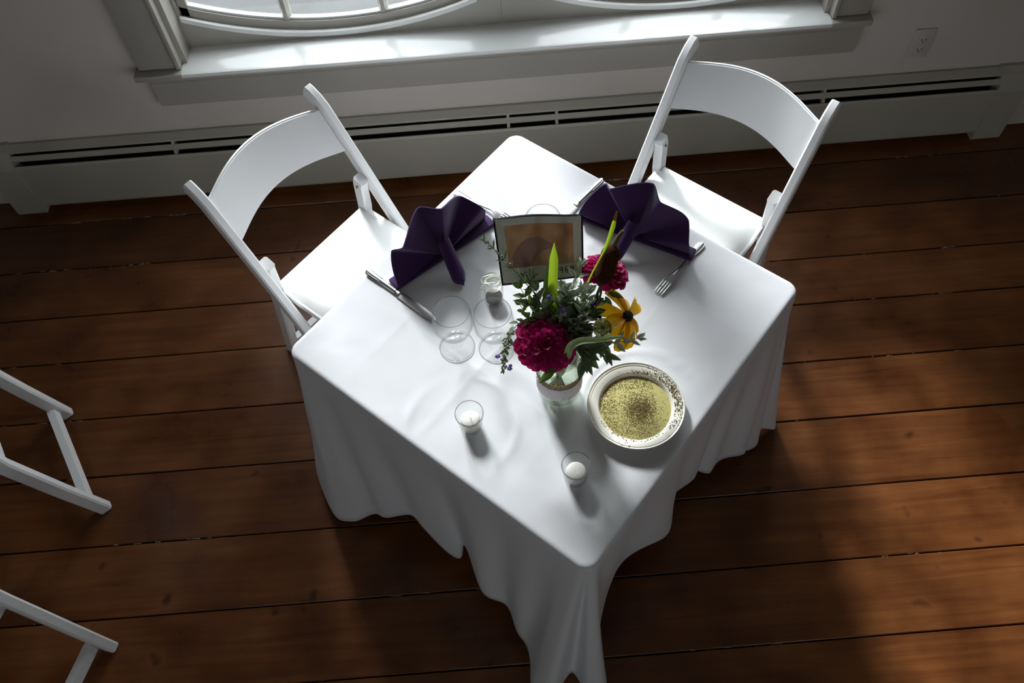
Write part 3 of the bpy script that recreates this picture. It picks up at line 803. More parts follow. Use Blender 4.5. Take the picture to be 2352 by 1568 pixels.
# fine pressed lines round the lip and a fluted band on the rim
V, F = [], []
for r, z in ((.0985, .0218),):
    tube_vf([Vector((r*math.cos(a*PI/48), r*math.sin(a*PI/48), z)) for a in range(97)], .0005, 5, False, V, F)
obj('rim_lines', me_from('rim_lines', V, F), CERAM, t)
OIL = mat('olive_oil', (.74, .68, .28), .05, .6, Transmission_Weight=.35, IOR=1.45)
oil = obj('olive_oil', lathe('olive_oil', [(0, .0105), (.0762, .0105), (.0769, .0102), (.0762, .0090), (.070, .0045), (0, .0045)], 64), OIL, loc=PC)
tag(oil, 'shallow pool of yellow olive oil in the cream plate', 'oil')
def flakes(name, pts, cols, size):
    V, F, MI = [], [], []
    for (x, y, z) in pts:
        s = random.uniform(*size); b = len(V); q = Matrix.Rotation(random.uniform(0, 6.3), 3, 'Z') @ Matrix.Rotation(random.uniform(-.7, .7), 3, 'X')
        for c in ((-1, -.55, 0), (1, -.45, 0), (.1, .7, 0), (0, 0, .55)): V.append(Vector((x, y, z)) + q @ Vector(c) * s)
        F += [(b, b+1, b+3), (b+1, b+2, b+3), (b+2, b, b+3), (b, b+2, b+1)]; mi = random.randrange(len(cols)); MI += [mi]*4
    m = me_from(name, V, F, False); 
    for c in cols: m.materials.append(c)
    m.polygons.foreach_set('material_index', MI); return m
HC = [mat('herb_dark', (.045, .034, .012), .8), mat('herb_brown', (.17, .095, .022), .8), mat('herb_green', (.17, .15, .035), .8), mat('herb_pale', (.38, .29, .12), .8), mat('herb_gold', (.27, .17, .03), .8)]
pts = []
random.seed(11)
while len(pts) < 6000:
    r = .0755*math.sqrt(random.random()); a = random.uniform(0, 2*PI); x, y = r*math.cos(a), r*math.sin(a)
    d = math.hypot(x-.010, y+.008)
    p = 1.15*math.exp(-(d/.033)**2) + .10
    if x < -.035: p += .42*min(1, (-.035-x)/.02)
    if y > .045: p += .35
    if y < -.03: p += .20
    if x > .045 : p *= .25
    if random.random() < p*(.6+.8*abs(noise.noise((x*60, y*60, 0)))): pts.append((x, y, .0103 + .0016*math.exp(-(d/.02)**2)*random.random()))
h = obj('herb_flakes', flakes('herb_flakes', pts, HC, (.0008, .0019)), loc=PC)
tag(stuff(h), 'dried herbs floating on the olive oil in the plate', 'herbs')
pts = []
while len(pts) < 520:
    a = random.gauss(.25, .55); r = random.uniform(.083, .102)
    k = noise.noise((math.cos(a)*3, math.sin(a)*3, r*25))
    if -1.2 < a < 1.35 and random.random() < .45 + 1.4*k: pts.append((r*math.cos(a), r*math.sin(a), .0183 + (r-.078)*.16))
for _ in range(110):
    a = random.uniform(-2.9, -.55); r = random.gauss(.0825, .0025); 
    pts.append((r*math.cos(a), r*math.sin(a), .0178 + max(0, r-.078)*.16 - max(0, .0808-r)*2.2))
for _ in range(26):
    a = random.gauss(-1.95, .13); r = random.uniform(.082, .104); pts.append((r*math.cos(a), r*math.sin(a), .0183 + (r-.078)*.17))
for _ in range(120):
    a = random.gauss(1.1, .3); r = random.gauss(.0825, .003); pts.append((r*math.cos(a), r*math.sin(a), .0178 + max(0, r-.078)*.16 - max(0, .0808-r)*2.2))
h = obj('herb_flakes', flakes('herb_flakes', pts, HC, (.0008, .0022)), loc=PC)
tag(stuff(h), 'dried herbs spilled on the rim of the cream plate', 'herbs')

# ------------------------------------------------------------------ flower jar
JC = Vector((.011, -.194, TZ+.001))
t = thing('mason_jar', 'clear glass mason jar with burlap and lace band holding the flowers', 'jar', JC)
obj('glass', lathe('glass', [(0, .003), (.036, .001), (.0420, .004), (.0455, .012), (.0465, .030), (.0468, .105), (.0455, .122), (.0400, .138), (.0370, .143), (.0368, .166), (.0375, .168), (.0362, .170), (.0340, .168), (.0340, .143), (.0370, .135), (.0425, .121), (.0438, .105), (.0435, .030), (.0425, .014), (.039, .009), (0, .009)], 72), JARGL, t)
V, F = [], []
for z in (.149, .155, .161):
    tube_vf([Vector((.0372*math.cos(a*PI/32), .0372*math.sin(a*PI/32), z + .004*a/64)) for a in range(65)], .0011, 6, True, V, F)
tube_vf([Vector((.0366*math.cos(a*PI/32), .0366*math.sin(a*PI/32), .1682)) for a in range(65)], .0016, 6, True, V, F)
obj('thread', me_from('thread', V, F), thin_glass('thread_glass', (.90, .93, .90), 1.0, .15), t)
BURL = add_noise(mat('burlap', (.36, .25, .14), .95, .1), 260, (.20, .13, .07), (.48, .36, .22), bump=.8, bscale=420, dist=.002)
LACE = mat('lace', (.74, .70, .72), .9, .1)
N_, L_, b_ = nodes(LACE)
tc_ = N_.new('ShaderNodeTexCoord'); v_ = N_.new('ShaderNodeTexVoronoi'); v_.inputs['Scale'].default_value = 260; L_.new(tc_.outputs['Object'], v_.inputs['Vector'])
n3 = N_.new('ShaderNodeTexNoise'); n3.inputs['Scale'].default_value = 70; L_.new(tc_.outputs['Object'], n3.inputs['Vector'])
m3 = N_.new('ShaderNodeMath'); m3.operation = 'MULTIPLY'; L_.new(v_.outputs['Distance'], m3.inputs[0]); L_.new(n3.outputs['Fac'], m3.inputs[1])
r3 = N_.new('ShaderNodeValToRGB'); r3.color_ramp.elements[0].position = .06; r3.color_ramp.elements[0].color = (.40, .34, .33, 1); r3.color_ramp.elements[1].position = .16; r3.color_ramp.elements[1].color = (.76, .72, .74, 1)
L_.new(m3.outputs[0], r3.inputs[0]); L_.new(r3.outputs[0], b_.inputs['Base Color'])
V, F = [], []; na = 120; rows = 8
for sgn, r0 in ((0, .0474), (1, .0486)):
    for i in range(na):
        a = 2*PI*i/na
        for k in range(rows+1):
            f = k/rows; z = .060 + .056*f + .0012*random.uniform(-1, 1)*(1 if k in (0, rows) else 0)
            r = r0 + .0005*random.uniform(-1, 1); V.append((r*math.cos(a), r*math.sin(a), z))
n1 = na*(rows+1)
for i in range(na):
    j = (i+1) % na
    for k in range(rows):
        a, b = i*(rows+1)+k, j*(rows+1)+k; F += [(n1+a, n1+b, n1+b+1, n1+a+1), (a, a+1, b+1, b)]
    for k in (0, rows): a, b = i*(rows+1)+k, j*(rows+1)+k; F.append((a, b, n1+b, n1+a))
obj('burlap_band', me_from('burlap_band', V, F), BURL, t)
V, F = [], []; na = 240
for i in range(na):
    a = 2*PI*i/na; sc = abs(math.sin(a*22))
    for z, r in ((.054 - .005*sc, .0489), (.060, .0491), (.075, .0492), (.095, .0491), (.098+.0022*sc, .0489)): V.append((r*math.cos(a), r*math.sin(a), z))
for i in range(na):
    j = (i+1) % na
    for k in range(4): F.append((i*5+k, j*5+k, j*5+k+1, i*5+k+1))
lc = obj('lace_band', me_from('lace_band', V, F), LACE, t)
sd = lc.modifiers.new('thickness', 'SOLIDIFY'); sd.thickness = .0006; sd.offset = 1
WATER = thin_glass('water', (.93, .97, .91), .25, .04)
N_, L_ = WATER.node_tree.nodes, WATER.node_tree.links      # pale translucent tint mixed in to stand for lit water
df_ = N_.new('ShaderNodeBsdfTranslucent'); df_.inputs[0].default_value = (.80, .86, .72, 1); mx_ = N_.new('ShaderNodeMixShader'); mx_.inputs[0].default_value = .15
out_ = N_['Material Output']; src_ = out_.inputs[0].links[0].from_socket
L_.new(src_, mx_.inputs[1]); L_.new(df_.outputs[0], mx_.inputs[2]); L_.new(mx_.outputs[0], out_.inputs[0])
wt = obj('jar_water', lathe('jar_water', [(0, .0095), (.0388, .0095), (.0422, .0148), (.0432, .030), (.0434, .100), (.0426, .1005), (0, .1005)], 48), WATER, loc=JC)
tag(wt, 'clear water filling most of the flower jar', 'water')

# ------------------------------------------------------------------ flowers
def plantmat(name, c1, c2, tcol, tr=.35, rough=.55, scale=60):
    return translucent(add_noise(mat(name, c1, rough, .35), scale, c1, c2), tr, tcol)
LEAFG = plantmat('leaf_green', (.06, .115, .025), (.09, .16, .04), (.16, .30, .04))
LEAFD = plantmat('leaf_dark', (.035, .066, .02), (.055, .10, .03), (.09, .16, .03), .3)
LEAFS = plantmat('leaf_silver', (.30, .34, .25), (.44, .48, .38), (.28, .35, .20), .25, .8)
LEAFO = plantmat('leaf_sage', (.11, .14, .07), (.16, .20, .11), (.15, .23, .07), .25, .7)
STEMG = mat('stem_green', (.10, .16, .04), .6)
STEMS = mat('stem_grey', (.24, .27, .18), .8)
BLADE = plantmat('blade_lime', (.19, .30, .02), (.24, .36, .03), (.42, .60, .03), .6, .45, 25)
BLADE2 = plantmat('blade_green', (.28, .42, .16), (.34, .50, .20), (.36, .52, .16), .40, .45, 25)
BLADE3 = plantmat('blade_pale', (.40, .54, .26), (.46, .60, .30), (.45, .60, .25), .35, .45, 25)
MAG = plantmat('petal_magenta', (.32, .003, .075), (.46, .008, .14), (.55, .01, .16), .40, .5, 90)
YEL = plantmat('petal_yellow', (.74, .36, .008), (.86, .50, .015), (.86, .50, .01), .40, .5, 70)
CONE = add_noise(mat('cone_black', (.008, .005, .004), .8), 900, (.004, .003, .003), (.02, .012, .008), bump=1, bscale=1200)
PURP = plantmat('petal_lilac', (.26, .17, .55), (.36, .25, .68), (.35, .22, .65), .35)
PLUM = plantmat('petal_plum', (.06, .012, .07), (.10, .02, .11), (.12, .02, .12), .3)
CREAM = plantmat('petal_cream', (.74, .76, .48), (.84, .85, .64), (.78, .82, .45), .45)
CATB = add_noise(mat('cattail_brown', (.06, .025, .008), .9, .1), 300, (.026, .009, .0025), (.075, .027, .006), bump=.6, bscale=900)
TAN = mat('dry_tan', (.55, .38, .22), .8)
ORANGE = mat('dry_orange', (.45, .17, .02), .7)
FLOR = mat('floret_yellow', (.65, .40, .02), .7)

def leaf_mesh(name, w=.3, fold=.12, curl=.25, tip=1.0, teeth=0):
    """unit leaf along +X, lying in XY, slightly folded and curling down"""
    V, F = [], []; n, h = 8, 4
    for i in range(n+1):
        u = i/n; hw = w*.5*(math.sin(PI*u**.8)**tip)
        if i in (0, n): hw = .012
        if teeth and i % 2: hw *= 1-teeth
        for k in range(h+1):
            v = -1 + 2*k/h; V.append((u, v*hw, fold*abs(v)*hw*2 - curl*u*u*.6 + .02*math.sin(6*u)))
    for i in range(n):
        for k in range(h): F.append((i*(h+1)+k, (i+1)*(h+1)+k, (i+1)*(h+1)+k+1, i*(h+1)+k+1))
    return me_from(name, V, F)
LM = {}
def leaf(kind, m):
    k = (kind, m.name)
    if k not in LM:
        a = {'mint': (.46, .2, .4, .85, .22), 'sage': (.36, .25, .35, .8, 0), 'thin': (.20, .3, .2, 1, 0), 'big': (.34, .3, .5, .9, 0), 'round': (.6, .25, .35, .8, 0)}[kind]
        me = leaf_mesh('leaf', *a); me.materials.append(m); LM[k] = me
    return LM[k]
def place_leaf(parent, kind, m, base, dirn, size, up=(0, 0, 1), name='leaf'):
    d = Vector(dirn).normalized(); u = Vector(up)
    if abs(u.normalized().dot(d)) > .95: u = Vector((0, 1, 0))
    z = (u - d*u.dot(d)).normalized(); y = z.cross(d); mm = Matrix.Identity(4)
    for i in range(3): mm[i][0], mm[i][1], mm[i][2], mm[i][3] = d[i]*size, y[i]*size, z[i]*size, base[i]
    return obj(name, leaf(kind, m), None, parent, mw=mm)

MOUTH = JC + Vector((0, 0, .168))
def stem_path(path, seed):
    """from the bottom of the jar through its mouth to the given points"""
    rnd = random.Random(seed); a = rnd.uniform(0, 2*PI); r = rnd.uniform(.008, .026)
    first = Vector(path[0]); d = first - MOUTH; d.z = 0
    dm = d.normalized()*min(d.length, .024) if d.length > 1e-6 else Vector()
    b = JC + Vector((-dm.x*.9 + r*math.cos(a)*.5, -dm.y*.9 + r*math.sin(a)*.5, .014))
    return [b, JC + Vector((dm.x*.45, dm.y*.45, .10)), MOUTH + dm*.95 + Vector((0, 0, .002))] + [Vector(p) for p in path]

def ipath(pts): return [onz(x, y, z) for x, y, z in pts]
TOCAM = (CAM - MOUTH).normalized()

def sprig(name, label, cat, pts, kind, lm, sm, size, gap, start=3.0, r0=.0016, seed=1, ang=.9, bud=None, extra=None, upmix=.5, n_end=6):
    rnd = random.Random(seed)
    path = stem_path(ipath(pts), seed); P = catmull(path, 10)
    t = thing(name, label, cat, P[0])
    o0 = P[0]
    obj('stem', tube('stem', [p-o0 for p in P], [r0*(1-.6*i/len(P)) for i in range(len(P))], 7), sm, t)
    # pairs of leaves from the mouth outwards
    acc = 0; last = P[20]; turn = rnd.uniform(0, 6)
    tot = sum((P[i+1]-P[i]).length for i in range(24, len(P)-1)); run = 0
    for i in range(24, len(P)-1):
        seg = (P[i+1]-P[i]).length; acc += seg; run += seg
        if acc < gap: continue
        acc = 0; turn += 1.4
        tg = (P[i+1]-P[i-1]).normalized(); n1 = tg.orthogonal().normalized(); n2 = tg.cross(n1)
        f = run/max(tot, 1e-6); s0 = size*1.45*(1.05 - .5*f)
        for k in range(2):
            a = turn + k*PI + rnd.uniform(-.35, .35)
            side = n1*math.cos(a) + n2*math.sin(a)
            dr = tg*math.cos(ang) + side*math.sin(ang) + Vector((0, 0, .1))
            place_leaf(t, kind, lm, P[i]-o0, dr, s0*rnd.uniform(.8, 1.2), Vector((0, 0, 1))*(1-upmix) + TOCAM*upmix + Vector((rnd.uniform(-.4, .4), rnd.uniform(-.4, .4), 0)))
    tg = (P[-1]-P[-3]).normalized()
    if n_end:
        for k in range(n_end):
            a = k*2*PI/n_end; n1 = tg.orthogonal().normalized(); n2 = tg.cross(n1)
            place_leaf(t, kind, lm, P[-1]-o0, tg*.9 + (n1*math.cos(a)+n2*math.sin(a))*.6, size*.62*rnd.uniform(.8, 1.2), TOCAM)
    if bud:      # fuzzy flower spike near the tip: little buds
        bmat, cnt, br, spread, span = bud
        V, F = [], []
        for k in range(cnt):
            i = int(len(P)-1 - rnd.random()*span*(len(P)-25)); c = P[i] + Vector((rnd.uniform(-1, 1), rnd.uniform(-1, 1), rnd.uniform(-1, 1)))*spread - o0
            d = Vector((rnd.uniform(-1, 1), rnd.uniform(-1, 1), rnd.uniform(-.2, 1))).normalized(); r = br*rnd.uniform(.6, 1.3)
            tube_vf([c-d*r*1.4, c-d*r*.4, c+d*r*.6, c+d*r*1.6], [r*.35, r*.8, r*.8, r*.2], 5, True, V, F)
        obj('buds', me_from('buds', V, F), bmat, t)
    for (x, y, z, fm, fs) in (extra or []):
        c = onz(x, y, z); fl_ = obj('floret', floret_mesh(), fm, t, mw=Matrix.Translation(c-o0) @ frame_from(TOCAM + Vector((rnd.uniform(-.5, .5), rnd.uniform(-.5, .5), 0))) @ Matrix.Scale(fs, 4)); 
        if fl_.material_slots[0].material != fm: fl_.material_slots[0].link = 'OBJECT'; fl_.material_slots[0].material = fm
    return t
_fm = []
def floret_mesh():
    if _fm: return _fm[0]
    V, F = [], []; rnd = random.Random(3)
    for k in range(9):
        a = k*2*PI/9*1.7; el = rnd.uniform(.1, 1.2); d = Vector((math.cos(a)*math.cos(el), math.sin(a)*math.cos(el), math.sin(el)))
        s = d.cross(Vector((0, 0, 1))).normalized(); u = s.cross(d); b = len(V)
        for l, w in ((.1, .12), (.6, .36), (1.0, .30), (1.15, .05)):
            V += [d*l - s*w + u*.05, d*l + u*-.06, d*l + s*w + u*.05]
        for i in range(3):
            for j in range(2): F.append((b+i*3+j, b+i*3+j+1, b+i*3+j+4, b+i*3+j+3))
    m = me_from('floret', V, F); _fm.append(m); return m

# --- zinnias
def petal_mesh(name, m, w=.55, cup=.18, notch=.10, droop=.1):
    V, F = [], []; n, h = 6, 6
    for i in range(n+1):
        u = i/n; hw = w*.5*(.35 + .65*math.sin(min(1, u*1.15)*PI/2))*(1 if u < .85 else 1-.30*((u-.85)/.15)**2)
        for k in range(h+1):
            v = -1 + 2*k/h; x = u*(1 - notch*(v*v*u*u)) - (notch*.5*math.exp(-(v/.25)**2) if i == n else 0)
            V.append((x, v*hw, cup*v*v*.5 - droop*u*u + .03*math.sin(v*7)*u))
    for i in range(n):
        for k in range(h): F.append((i*(h+1)+k, (i+1)*(h+1)+k, (i+1)*(h+1)+k+1, i*(h+1)+k+1))
    me = me_from(name, V, F); me.materials.append(m); return me
PM = petal_mesh('petal', MAG, .72, .22)
def zinnia(label, c, normal, R, path, seed, tightness=1.0, leaves=()):
    rnd = random.Random(seed)
    P = catmull(stem_path(path + [c - Vector(normal).normalized()*.030, c - Vector(normal).normalized()*.010], seed), 8)
    t = thing('zinnia', label, 'flower', P[0]); o0 = P[0]
    obj('stem', tube('stem', [p-o0 for p in P], .0024, 8), STEMG, t)
    fr = frame_from(normal, (1, 0, 0), c-o0)
    rings = [(20, .30, .72, -.22, -.006), (19, .26, .62, -.02, -.001), (17, .20, .54, .18, .003), (14, .15, .46, .38, .006), (11, .09, .38, .62, .008), (8, .05, .28, .95, .009)]
    for n, r0, ln, tilt, h in rings:
        for k in range(n):
            a = 2*PI*(k + rnd.uniform(-.25, .25))/n + rnd.random()*.05
            s = R*ln*rnd.uniform(.9, 1.1)
            mm = fr @ Matrix.Rotation(a, 4, 'Z') @ Matrix.Translation((R*r0, 0, h*R/.05)) @ Matrix.Rotation(-(tilt+rnd.uniform(-.15, .15)), 4, 'Y') @ Matrix.Rotation(rnd.uniform(-.2, .2), 4, 'X') @ Matrix.Scale(s, 4)
            obj('petal', PM, None, t, mw=mm)
    obj('flower_centre', lathe('flower_centre', [(R*.16, -.006), (R*.16, .006), (R*.12, .011), (R*.05, .012), (0, .011)], 20), mat('zinnia_heart', (.10, .004, .02), .9), t, mw=fr)
    V, F = [], []
    for k in range(9):
        a = rnd.uniform(0, 6.3); r = R*rnd.uniform(.02, .15); p = Vector((r*math.cos(a), r*math.sin(a), .010))
        tube_vf([p, p+Vector((0, 0, .004)), p+Vector((0, 0, .006))], [.0006, .0011, .0003], 5, True, V, F)
    obj('florets', me_from('florets', V, F), FLOR, t, mw=fr)
    cal = obj('calyx', lathe('calyx', [(0, -.024), (R*.10, -.022), (R*.24, -.014), (R*.30, -.006), (R*.20, -.003), (0, -.003)], 18), LEAFG, t, mw=fr)
    for b, d, s, m in leaves: place_leaf(t, 'big', m, Vector(b)-o0, d, s, TOCAM)
    return t
z1 = onz(1254, 786, .972)
zinnia('large magenta zinnia facing the front of the flower jar', z1, (-.06, -.70, 1.35), .063, ipath([(1275, 800, .935)]), 21,
       leaves=[(onz(1276, 845, .935), onz(1229, 888, .905)-onz(1276, 845, .935), .050, LEAFG), (onz(1262, 735, .97), onz(1268, 700, .98)-onz(1262, 735, .97), .03, LEAFG)])
z2 = onz(1389, 616, 1.005)
zinnia('magenta zinnia behind the brown cattail, turned to the window', z2, (.22, .42, .88), .056, ipath([(1330, 770, .94), (1375, 690, .98)]), 33,
       leaves=[(onz(1398, 672, .985), onz(1420, 650, 1.0)-onz(1398, 672, .985), .030, BLADE), (onz(1396, 672, .985), onz(1440, 685, .98)-onz(1396, 672, .985), .034, LEAFG), (onz(1390, 680, .98), onz(1412, 720, .955)-onz(1390, 680, .98), .034, LEAFD), (onz(1388, 685, .98), onz(1350, 700, .97)-onz(1388, 685, .98), .036, LEAFD)])

# --- black-eyed susan
def susan():
    c = onz(1437, 727, .955); nrm = Vector((.72, -.22, .66)).normalized()
    P = catmull(stem_path(ipath([(1330, 800, .935), (1395, 768, .935)]) + [c - nrm*.012, c - nrm*.003], 41), 8)
    t = thing('black_eyed_susan', 'yellow flower with a black cone on the right of the bunch, above the plate', 'flower', P[0]); o0 = P[0]
    obj('stem', tube('stem', [p-o0 for p in P], .0018, 8), STEMG, t)
    fr = frame_from(nrm, (1, 0, 0), c-o0)
    pm = petal_mesh('petal', YEL, .50, .22, .06, .28)
    rnd = random.Random(5)
    for k in range(11):
        a = 2*PI*k/11 + rnd.uniform(-.12, .12); s = rnd.uniform(.056, .066)
        mm = fr @ Matrix.Rotation(a, 4, 'Z') @ Matrix.Translation((.007, 0, -.001)) @ Matrix.Rotation(rnd.uniform(-.15, .35), 4, 'Y') @ Matrix.Rotation(rnd.uniform(-.3, .3), 4, 'X') @ Matrix.Diagonal((s, s*1.05, s, 1))
        obj('petal', pm, None, t, mw=mm)
    obj('cone', lathe('cone', [(0, -.004), (.010, -.003), (.0125, .003), (.0118, .009), (.008, .0135), (.003, .0155), (0, .0155)], 24), CONE, t, mw=fr)
    obj('calyx', lathe('calyx', [(0, -.008), (.006, -.006), (.010, -.0025), (0, -.002)], 14), LEAFD, t, mw=fr)
    return t
susan()

# --- cattail head
def cattail():
    a, b, tip = onz(1383, 648, 1.025), onz(1408, 566, 1.085), onz(1431, 530, 1.115)
    P = catmull(stem_path([onz(1330, 775, .94), a], 51), 8)
    t = thing('cattail', 'thick brown cattail head with a pointed tip rising over the flowers', 'cattail', P[0]); o0 = P[0]
    obj('stem', tube('stem', [p-o0 for p in P], .0030, 8), STEMG, t)
    d = (b-a); L0 = d.length
    fr = frame_from(d, (1, 0, 0), a-o0); R = .0188
    obj('seed_head', lathe('seed_head', [(0, -.002), (R*.55, 0), (R*.92, .006), (R, .014)] + [(R*(1.0+.02*math.sin(k)), .014 + (L0-.030)*k/8) for k in range(1, 9)] + [(R*.95, L0-.010), (R*.75, L0-.002), (R*.35, L0+.003), (0, L0+.003)], 32), CATB, t, mw=fr)
    sp = catmull([b-d.normalized()*.006, b + (tip-b)*.5 + Vector((0, 0, .003)), tip], 6)
    obj('spike', tube('spike', [p-o0 for p in sp], [.0052 - .0014*k/len(sp) for k in range(len(sp))], 10), add_noise(mat('spike_olive', (.14, .10, .04), .95), 500, (.10, .07, .025), (.20, .16, .07), bump=.8, bscale=1500), t)
cattail()

# --- long blades
def blade(label, pts, widths, m, seed, tipm=None, tipn=3, face=None, name='cattail_leaf', inmouth=True):
    pw = ipath(pts)
    path = stem_path(pw, seed) if inmouth else pw
    P = catmull(path, 8); n = len(P)
    t = thing(name, label, 'leaf', P[0]); o0 = P[0]
    def build(nm, i0, i1):
        V, F = [], []
        for i in range(i0, i1+1):
            f = i/(n-1); k = f*(len(widths)-1); a = int(min(k, len(widths)-2)); w = widths[a] + (widths[a+1]-widths[a])*(k-a)
            tg = (P[min(i+1, n-1)]-P[max(i-1, 0)]).normalized(); vw = (CAM-P[i]).normalized() if face is None else Vector(face)
            s = tg.cross(vw).normalized(); nn = s.cross(tg).normalized()
            for v in (-1, -.5, 0, .5, 1): V.append(P[i]-o0 + s*w*v + nn*(.35*w*v*v))
        for i in range(i1-i0):
            for k in range(4): F.append((i*5+k, (i+1)*5+k, (i+1)*5+k+1, i*5+k+1))
        return me_from(nm, V, F)
    if tipm:
        obj('blade', build('blade', 0, n-1-tipn), m, t); obj('dry_tip', build('dry_tip', n-1-tipn, n-1), tipm, t)
    else: obj('blade', build('blade', 0, n-1), m, t)
    return t
blade('bright lime green upright leaf blade in front of the picture card', [(1275, 760, .96), (1270, 670, 1.03), (1272, 600, 1.085), (1273, 557, 1.115)], [.004, .004, .005, .0065, .0088, .0095, .0085, .0005], BLADE, 61, face=(-.10, -.6, .6))
blade('narrow leaf blade left of the cattail with a dry orange tip', [(1325, 740, .97), (1350, 650, 1.03), (1388, 575, 1.09), (1405, 530, 1.12), (1417, 484, 1.145)], [.003, .003, .004, .0062, .0055, .0022, .0016, .0040, .0046, .0022], BLADE, 62, ORANGE, 4)
blade('pale green leaf blade bent over to the right with a curled tan tip', [(1304, 814, .965), (1312, 795, .988), (1335, 783, 1.0), (1380, 780, 1.0), (1420, 774, .992), (1434, 777, .985), (1440, 790, .972)], [.004, .004, .006, .0080, .0080, .0072, .0055, .0035, .0025, .001], BLADE3, 63, TAN, 12, face=(-.05, -.35, .9))
blade('dark green pointed leaf behind the lime blade', [(1268, 740, .97), (1255, 690, 1.01), (1256, 645, 1.04), (1258, 606, 1.065)], [.003, .003, .004, .008, .0115, .010, .0005], LEAFD, 64, name='pointed_leaf', face=(.5, -.6, .6))

# --- sprigs
sprig('catmint_sprig', 'long green sprig reaching up to the left in front of the card', 'sprig', [(1262, 750, .97), (1235, 685, 1.01), (1198, 640, 1.04), (1160, 597, 1.07), (1114, 552, 1.10)], 'thin', LEAFO, STEMG, .020, .016, seed=71, bud=(LEAFS, 26, .0022, .0035, .28), n_end=4)
sprig('catmint_sprig', 'thin sprig drooping left with lilac florets over the second goblet', 'sprig', [(1250, 748, .965), (1212, 732, .975), (1180, 755, .965), (1163, 795, .945), (1155, 850, .915)], 'mint', LEAFO, STEMG, .017, .011, seed=72, bud=(LEAFS, 70, .0024, .006, .38), extra=[(1143, 818, .93, PURP, .0055), (1156, 832, .925, PURP, .004), (1170, 846, .92, PURP, .0055), (1173, 840, .922, PURP, .004)], n_end=4)
sprig('mint_sprig', 'leafy green sprig left of the lime blade', 'sprig', [(1262, 760, .965), (1235, 715, 1.0), (1212, 690, 1.015), (1196, 662, 1.03)], 'mint', LEAFG, STEMG, .030, .017, seed=73)
sprig('mint_sprig', 'dark leafy sprig just above the large magenta zinnia', 'sprig', [(1268, 755, .97), (1250, 720, 1.0), (1243, 700, 1.015), (1232, 668, 1.03)], 'mint', LEAFO, STEMG, .032, .017, seed=74)
sprig('mint_sprig', 'small toothed sprig at the left edge of the bunch', 'sprig', [(1258, 765, .96), (1222, 735, .985), (1206, 718, .99), (1195, 700, .995)], 'mint', LEAFG, STEMG, .026, .017, seed=75)
sprig('catmint_sprig', 'upright sprig with lilac florets beside the foot of the lime blade', 'sprig', [(1278, 750, .97), (1268, 715, 1.005), (1263, 684, 1.03)], 'thin', LEAFG, STEMG, .018, .014, seed=76, extra=[(1262, 683, 1.035, PURP, .0065), (1292, 712, 1.015, PURP, .007), (1285, 716, 1.012, PURP, .005)])
sprig('silver_sprig', 'silvery leafed sprig reaching up toward the right corner of the card', 'sprig', [(1296, 755, .97), (1305, 700, 1.01), (1318, 655, 1.045), (1332, 612, 1.075)], 'sage', LEAFS, STEMS, .030, .017, seed=77)
sprig('silver_sprig', 'silver sprig with broad leaves in the middle of the bunch', 'sprig', [(1290, 760, .965), (1290, 705, 1.0), (1297, 665, 1.03)], 'round', LEAFS, STEMS, .030, .014, seed=78)
sprig('silver_sprig', 'silvery flower spike in the middle right of the bunch', 'sprig', [(1310, 765, .965), (1330, 735, .995), (1338, 700, 1.025), (1338, 660, 1.055)], 'thin', LEAFS, STEMS, .024, .010, seed=79, bud=(LEAFS, 90, .0020, .006, .75))
sprig('sage_sprig', 'sage sprig hanging down over the right of the jar', 'sprig', [(1322, 800, .945), (1345, 800, .945), (1352, 815, .93)], 'sage', LEAFO, STEMS, .036, .012, seed=80, ang=.7)
sprig('sage_sprig', 'sage sprig leaning right between the jar and the plate', 'sprig', [(1325, 795, .945), (1362, 792, .945), (1385, 800, .935), (1395, 815, .925)], 'sage', LEAFO, STEMS, .034, .011, seed=81, ang=.8)
sprig('silver_sprig', 'silvery sprig reaching right below the yellow flower', 'sprig', [(1330, 790, .945), (1390, 786, .95), (1435, 784, .95), (1466, 776, .95)], 'sage', LEAFS, STEMS, .026, .013, seed=82)
sprig('sage_sprig', 'dark green filler sprig behind the yellow flower', 'sprig', [(1315, 770, .96), (1350, 730, .985), (1372, 700, 1.0)], 'sage', LEAFD, STEMG, .034, .010, seed=83)
sprig('sage_sprig', 'dark green filler sprig in the heart of the bunch', 'sprig', [(1300, 770, .96), (1312, 735, .985), (1322, 712, 1.0)], 'round', LEAFD, STEMG, .032, .009, seed=84)
sprig('plum_sprig', 'small dark plum flower sprig left of the yellow flower', 'sprig', [(1325, 770, .96), (1355, 735, .985), (1367, 702, 1.005)], 'thin', PLUM, STEMG, .022, .012, seed=85, extra=[(1366, 700, 1.01, PLUM, .008), (1372, 728, .99, PLUM, .008), (1362, 692, 1.01, PURP, .005)])

sprig('mint_sprig', 'broad leafed green sprig at the back left of the bunch, below the card', 'sprig', [(1255, 755, .97), (1225, 700, 1.0), (1215, 665, 1.02), (1222, 640, 1.035)], 'big', LEAFO, STEMG, .032, .019, seed=86)
sprig('silver_sprig', 'silver sprig with pointed leaves just below the red zinnia', 'sprig', [(1310, 760, .965), (1345, 700, 1.0), (1352, 668, 1.02)], 'sage', LEAFS, STEMS, .030, .012, seed=87)
sprig('sage_sprig', 'drooping sage sprig with long leaves below the bent blade', 'sprig', [(1318, 805, .94), (1338, 812, .935), (1342, 835, .915)], 'sage', LEAFO, STEMS, .042, .013, seed=88, ang=.5)
sprig('sage_sprig', 'green filler sprig above the heart of the bunch, right of the lime blade', 'sprig', [(1292, 755, .97), (1300, 705, 1.0), (1298, 672, 1.02)], 'round', LEAFO, STEMG, .030, .011, seed=89)

